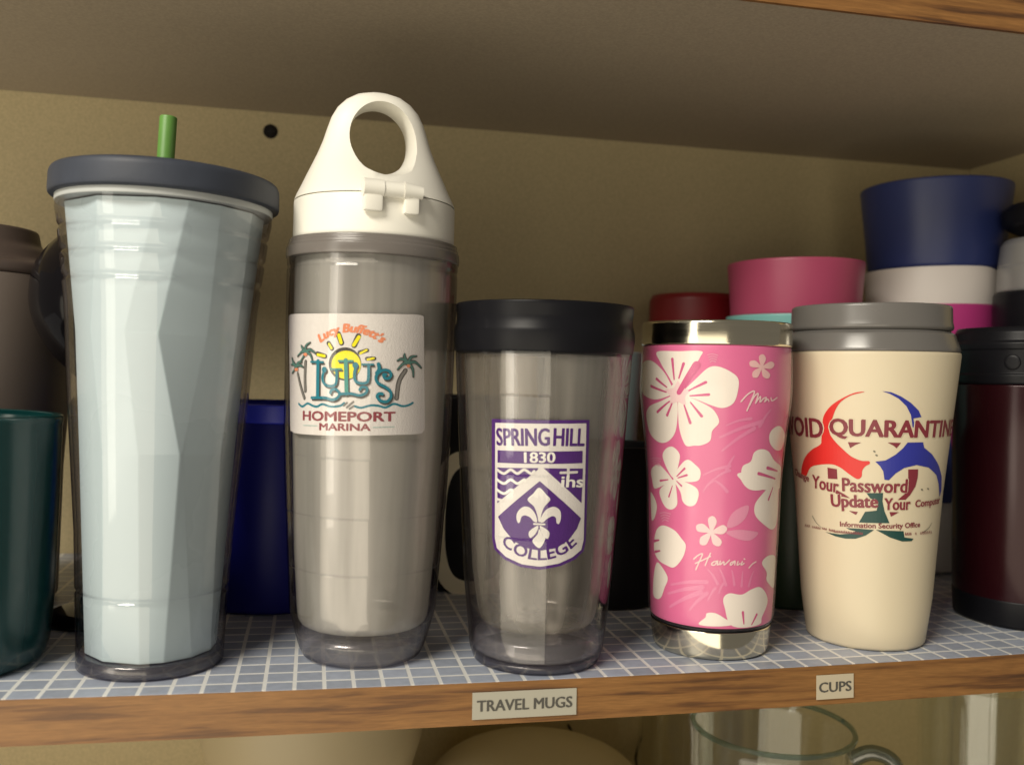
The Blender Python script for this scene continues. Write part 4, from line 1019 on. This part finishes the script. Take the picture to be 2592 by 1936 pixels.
lathe('lid', [(0, .1641), (.0398, .1641), (.0412, .1652), (.0413, .1664), (.0408, .1690), (.0405, .1765), (.0398, .1775), (.0385, .1772), (.0375, .1730), (0, .1725)], GREY, t5, .0007, 96)
palc = dict(cr=CREAM, re=plain('red_ink', (.60, .022, .018), .45, var=.04), bl=plain('blue_ink', (.022, .028, .26), .45, var=.06), mr=plain('maroon_ink', (.185, .022, .034), .45, var=.12), gn=plain('dark_green_ink', (.008, .05, .043), .45, var=.1), gy=plain('grey_ink', (.16, .15, .11), .5))
c_prof = [(.0, .0303), (.024, .0333), (.08, .0374), (.1508, .0450)]
wrap_decal(DECALS['cream'], palc, c_prof, .040, t5, base_off=.00010, step=.00010)

# ------------------------------------------------------------------ second row, left
t = on_shelf('green_mug', 'dark green glazed mug cut by the left picture edge', 'mug', -.160, .053)
GREEN = plain('green_glaze', (.004, .034, .034), .20, var=.1, vscale=25, spec=.6)
body = lathe('body', shell_prof([(.0385, 0), (.0415, .0015), (.0435, .008), (.0448, .03), (.0452, .075), (.0450, .107), (.0456, .1095), (.0450, .1118)], .0045), GREEN, t, .0015, 96)
bm = bmesh.new(); tube_bm(bm, catmull([(-.043, 0, .092), (-.062, 0, .090), (-.072, 0, .065), (-.062, 0, .035), (-.043, 0, .028)], 6), .0055, 14)
link('handle', bm, GREEN, t)

t = on_shelf('smoked_tumbler', 'smoky brown plastic tumbler with stepped lid behind the green mug', 'tumbler', -.187, .165)
SMOKE = plain('smoky_brown_plastic', (.125, .10, .085), .4, var=.12, vscale=18)
lathe('body', shell_prof([(.040, 0), (.043, .003), (.049, .15), (.050, .182)], .003), SMOKE, t, .0015, 72)
lathe('lid', [(0, .182), (.0508, .182), (.0510, .188), (.0380, .191), (.0345, .197), (.0300, .200), (.0280, .209), (.0, .210)], plain('dark_brown_lid', (.07, .052, .045), .4, var=.1), t, .002, 72)

t = on_shelf('black_goblet', 'glossy black round-bowled goblet peeking out left of the blue tumbler', 'goblet', -.1085, .126)
GLOSS = plain('black_gloss', (.004, .0035, .0045), .10, var=.1, spec=.18)
body = lathe('bowl', catmull([(.005, .122), (.016, .128), (.030, .142), (.0385, .158), (.0405, .172), (.0385, .186), (.031, .198), (.026, .202), (.0245, .201), (.029, .196), (.036, .185), (.0375, .172), (.030, .150), (0, .130)], 4), GLOSS, t, .0005, 72)
lathe('stem', [(.0, .006), (.012, .007), (.006, .02), (.005, .06), (.0055, .11), (.010, .127), (0, .128)], GLOSS, t, .004, 32)
lathe('foot', [(0, 0), (.030, 0), (.031, .0015), (.022, .005), (0, .0075)], GLOSS, t, .001, 48)

t = on_shelf('blue_cup', 'cobalt blue plastic cup with rim coloured as if lit between the ice blue tumbler and white-capped bottle', 'cup', -.022, .1640)
BLUE = plain('cobalt_plastic', (.009, .011, .20), .4, spec=.25, var=.06)
lathe('body', shell_prof([(.0405, 0), (.0425, .0015), (.0436, .05), (.0444, .1065)], .002), BLUE, t, .001, 72)
lathe('rim', [(.0425, .1062), (.0452, .1062), (.0458, .1075), (.0464, .1160), (.0460, .1168), (.0430, .1168)], plain('cobalt_rim_lit_tone', (.04, .055, .75), .35, var=.04), t, .0006, 72)  # rim colour raised to stand for the light it catches

t = on_shelf('black_mug', 'black mug with a cream oval outline seen between the clear bottle and clear tumbler', 'mug', .104, .2060, 0)
MBLK = plain('black_stoneware', (.006, .0055, .0065), .45, var=.1, spec=.15)
lathe('body', shell_prof([(.0380, 0), (.0420, .0012), (.0432, .01), (.0435, .10), (.0440, .1225)], .004), MBLK, t, .001, 72)
ring_items = []
N_ = 40
outer_r = [(-2 + 25 * math.copysign(abs(math.cos(a)) ** .6, math.cos(a)), 44 + 41 * math.copysign(abs(math.sin(a)) ** .75, math.sin(a))) for a in [2 * math.pi * k / N_ for k in range(N_ + 1)]]
pts = [c for q in outer_r for c in q]
ring_items.append(('outline_ring', 'w', 1, 's', 0, 10.0, 10.0, pts))
wrap_decal(ring_items, dict(w=plain('cream_print', (.80, .73, .52), .5)), [(0, .0432), (.01, .0432), (.10, .0435), (.12, .044)], .0435, t, base_off=.0002)
t2h = bmesh.new(); tube_bm(t2h, catmull([(.042, .0, .10), (.058, .004, .098), (.066, .005, .07), (.058, .004, .04), (.042, 0, .032)], 6), .005, 12)
link('handle', t2h, MBLK, t)

t = on_shelf('black_mug', 'plain black mug in the gap between the college tumbler and pink tumbler', 'mug', .1800, .1480)
lathe('body', shell_prof([(.0350, 0), (.0372, .0015), (.0384, .01), (.0384, .08), (.0388, .0960)], .004), MBLK, t, .001, 72)
bm = bmesh.new(); tube_bm(bm, catmull([(.037, .004, .082), (.050, .01, .080), (.056, .013, .055), (.050, .01, .028), (.037, .004, .022)], 6), .0045, 12)
link('handle', bm, MBLK, t).rotation_euler = (0, 0, 1.9)

t = on_shelf('grey_beaker', 'pale blue-grey plastic beaker behind the plain black mug', 'beaker', .1950, .2350)
lathe('body', shell_prof([(.028, 0), (.030, .001), (.034, .07), (.0380, .155)], .002), plain('blue_grey_plastic', (.26, .30, .31), .4, var=.05), t, .001, 64)

t = on_shelf('green_tumbler', 'dark green cup half hidden between the pink and cream tumblers', 'cup', .2950, .1220)
lathe('body', shell_prof([(.025, 0), (.0262, .001), (.0280, .06), (.0295, .112)], .002), plain('bottle_green_plastic', (.018, .042, .016), .4, var=.1), t, .001, 64)

# ------------------------------------------------------------------ second row, right: stacked cups
t = on_shelf('red_canister', 'dark red lidded cup behind the pink tumbler', 'cup', .2880, .2620)
RED = plain('dark_red_plastic', (.20, .008, .012), .4, var=.08)
lathe('body', shell_prof([(.026, 0), (.028, .001), (.0325, .1755)], .003), RED, t, .001, 64)
lathe('lid', [(0, .1756), (.0340, .1756), (.0345, .1771), (.0342, .1960), (.0338, .1975), (.0330, .1985), (.0322, .2005), (0, .2010)], RED, t, .0008, 64)

t = on_shelf('turquoise_cup', 'turquoise plastic cup holding the rose cup, only its rim showing', 'cup', .3295, .1850)
lathe('body', shell_prof([(.030, 0), (.0315, .001), (.0410, .1640), (.0450, .1720), (.0460, .1800), (.0456, .1808)], .0016), plain('turquoise_plastic', (.20, .47, .45), .4, var=.04), t, .0006, 72)
t = thing('rose_cup', 'rose pink plastic cup nested in the turquoise cup', 'cup', (.3295, .1850, sag(.33) + .050), 0, lean(.33))
ROSE = plain('rose_plastic', (.40, .060, .130), .42, var=.05)
lathe('body', shell_prof([(.028, 0), (.0295, .001), (.0380, .122), (.0438, .1320), (.0446, .1480), (.0462, .1665), (.0459, .1678)], .0018), ROSE, t, .0008, 72)

t = on_shelf('striped_cup', 'white plastic cup with magenta lower band holding the navy cup', 'cup', .4500, .2000)
SW = plain('white_cup_plastic', (.70, .64, .60), .42, var=.03)
MAG = plain('magenta_print', (.50, .045, .22), .42, var=.05)
sp = [(0, .0300), (.05, .0345), (.17, .0440), (.22, .0462)]
lathe('body', shell_prof([(.0285, 0), (.030, .001), (.0345, .05), (.0438, .170), (.0450, .190), (.0460, .2170)], .0018), SW, t, .0006, 72)
lathe('magenta_band', [(.0352, .055), (.0440, .1705), (.04522, .1908)], MAG, t, .0001, 72)
bmk = [('ribbon_mark', 'm', 1, 's', 1, 3.0, 2.2, [43.0, 193.0, 42.0, 199.0, 44.5, 206.0, 47.0, 208.5, 48.5, 205.0, 46.0, 198.0, 49.0, 192.0])]
wrap_decal(bmk, dict(m=MAG), [(.17, .0440), (.19, .0450), (.217, .0460)], .045, t, base_off=.0004).get('ribbon_mark')
t = thing('navy_cup', 'large navy blue plastic cup nested upright in the white striped cup', 'cup', (.4500, .2000, sag(.45) + .05), 0, lean(.45) * .6)
NAVY = plain('navy_plastic', (.022, .034, .135), .42, var=.05)
lathe('body', shell_prof([(.028, 0), (.0295, .001), (.0412, .150), (.0446, .1660), (.0462, .1690), (.0490, .1980), (.0522, .2270), (.0520, .2285)], .0018), NAVY, t, .0008, 72)

t = on_shelf('maroon_flask', 'dark maroon travel mug with black lid at the right picture edge', 'travel mug', .4135, .0625)
MARO = plain('maroon_metallic', (.020, .003, .005), .20, .2, spec=.3, var=.1, vscale=14)
lathe('body', [(0, .0), (.0365, 0), (.0380, .001), (.0384, .012), (.0392, .018), (.0404, .10), (.0406, .1365), (0, .1365)], MARO, t, .001, 72)
lathe('base_sleeve', [(.030, -.0001), (.0372, -.0001), (.0386, .0012), (.0392, .0150), (.0386, .0158)], BLK, t, .0006, 72)
lf = lathe('lid', [(0, .1366), (.0405, .1366), (.0412, .1376), (.0412, .1420), (.0404, .1428), (.0404, .1560), (.0410, .1566), (.0410, .1600), (.0398, .1612), (.0392, .1660), (.0375, .1690), (0, .1690)], BLK, t, .0007, 72)
lathe('lid_button', [(0, 0), (.0042, 0), (.0042, .0009), (.003, .0012), (0, .0012)], BLK, lf, .0006, 24, None)
bt = [c for c in lf.children][0]; bt.location = (-.0318, -.0250, .1490); bt.rotation_euler = (math.radians(90), 0, math.radians(-52))

t = on_shelf('steel_flask', 'silver vacuum flask with black collar behind the maroon travel mug', 'flask', .4890, .1290)
lathe('body', [(0, 0), (.031, 0), (.0325, .001), (.0325, .160), (0, .160)], plain('dull_silver', (.42, .41, .40), .32, .8, var=.06), t, .001, 64)
lathe('collar', [(.02, .160), (.0345, .160), (.0350, .1615), (.0345, .1960), (.0330, .1970), (.02, .197)], BLK, t, .0008, 64)
lathe('cup_lid', [(0, .1972), (.0320, .1972), (.0325, .1990), (.0318, .2140), (.0314, .2146), (.0316, .2154), (.0300, .2290), (.0270, .2330), (0, .2335)], plain('pale_silver', (.30, .295, .29), .35, .5, var=.06), t, .001, 64)
lathe('knob', [(0, .2336), (.0150, .2336), (.0290, .2420), (.0300, .2520), (.0240, .2570), (0, .2580)], BLK, t, .002, 48)

# ------------------------------------------------------------------ things on the lower shelf, seen under the edge
LZ = -.2815
t = thing('plastic_tub', 'beige plastic tub standing under the shelf below the ice blue tumbler', 'tub', (.006, .2000, LZ))
TUB = plain('beige_tub_plastic', (.38, .315, .20), .5, var=.04)
TUBR = plain('pale_tub_rim', (.52, .46, .31), .5, var=.04)
lathe('body', shell_prof(catmull([(.040, 0), (.046, .004), (.052, .06), (.058, .14), (.0655, .172), (.0700, .190), (.0708, .225)], 4), .0025), TUB, t, .0005, 72)
t = thing('upturned_bowl', 'cream bowl turned upside down on the lower shelf under the travel mugs label', 'bowl', (.1530, .1950, LZ))
lathe('body', catmull([(.0, .1670), (.035, .1660), (.060, .1590), (.076, .140), (.084, .10), (.088, .03), (.090, 0), (.086, 0), (.081, .06), (.070, .135), (.035, .160), (0, .161)], 4), plain('cream_bowl', (.55, .48, .33), .4, var=.04), t, .0005, 72)

CLG = clear('clear_glass', (.955, .965, .955), .02, 1.5)
t = thing('glass_jug', 'clear glass measuring jug with handle on the lower shelf under the cups label', 'jug', (.2860, .1230, LZ))
jp = [(.042, 0), (.0435, .002), (.046, .10), (.0485, .198), (.0500, .2030)]
lathe('body', shell_prof(jp, .0032, .006), CLG, t, .0012, 96)
GREENG = clear('green_glass_edge', (.70, .80, .77), .03, 1.6, haze=.25, haze_col=(.16, .26, .25))
bm = bmesh.new(); tube_bm(bm, [(.0488 * math.cos(a), .0488 * math.sin(a), .2034) for a in [2 * math.pi * k / 64 for k in range(65)]], .0017, 8)
link('rim', bm, GREENG, t)
bm = bmesh.new()
hp = catmull([(.047, 0, .186), (.060, 0, .192), (.074, 0, .184), (.080, 0, .150), (.076, 0, .100), (.064, 0, .070), (.046, 0, .066)], 6)
tube_bm(bm, hp, .0048, 12)
h = link('handle', bm, clear('handle_glass', (.58, .64, .62), .03, 1.6, haze=.30, haze_col=(.10, .13, .12)), t); h.rotation_euler = (0, 0, math.radians(-22))
t = thing('glass_vase', 'tall clear straight glass behind the measuring jug', 'glass', (.2930, .2420, LZ))
lathe('body', shell_prof([(.046, 0), (.0475, .002), (.0480, .20), (.0480, .235)], .003, .01), clear('smoky_glass', (.90, .89, .85), .03, 1.5), t, .001, 72)
t = thing('drinking_glass', 'clear drinking glass on the lower shelf at the right picture edge', 'glass', (.4620, .1550, LZ))
lathe('body', shell_prof([(.032, 0), (.034, .002), (.0385, .12), (.0415, .215)], .0025, .012), CLG, t, .001, 72)
t = thing('wire_hook', 'thin dark curved hook beside the upturned bowl', 'hook', (.2640, DEPTH, -.160))
bm = bmesh.new(); tube_bm(bm, catmull([(.004, 0, .006), (.001, -.004, .0045), (-.002, -.007, -.001), (-.004, -.008, -.009), (-.002, -.009, -.016)], 5), .0011, 8)
link('wire', bm, DARKM, t)
t = thing('wall_nail', 'tiny dark nail in the wall under the travel mugs label', 'nail', (.2055, DEPTH, -.1410))
bm = bmesh.new(); tube_bm(bm, [(0, .001, 0), (0, -.008, -.0015), (.0005, -.010, -.005)], .0010, 8)
link('shank', bm, DARKM, t)
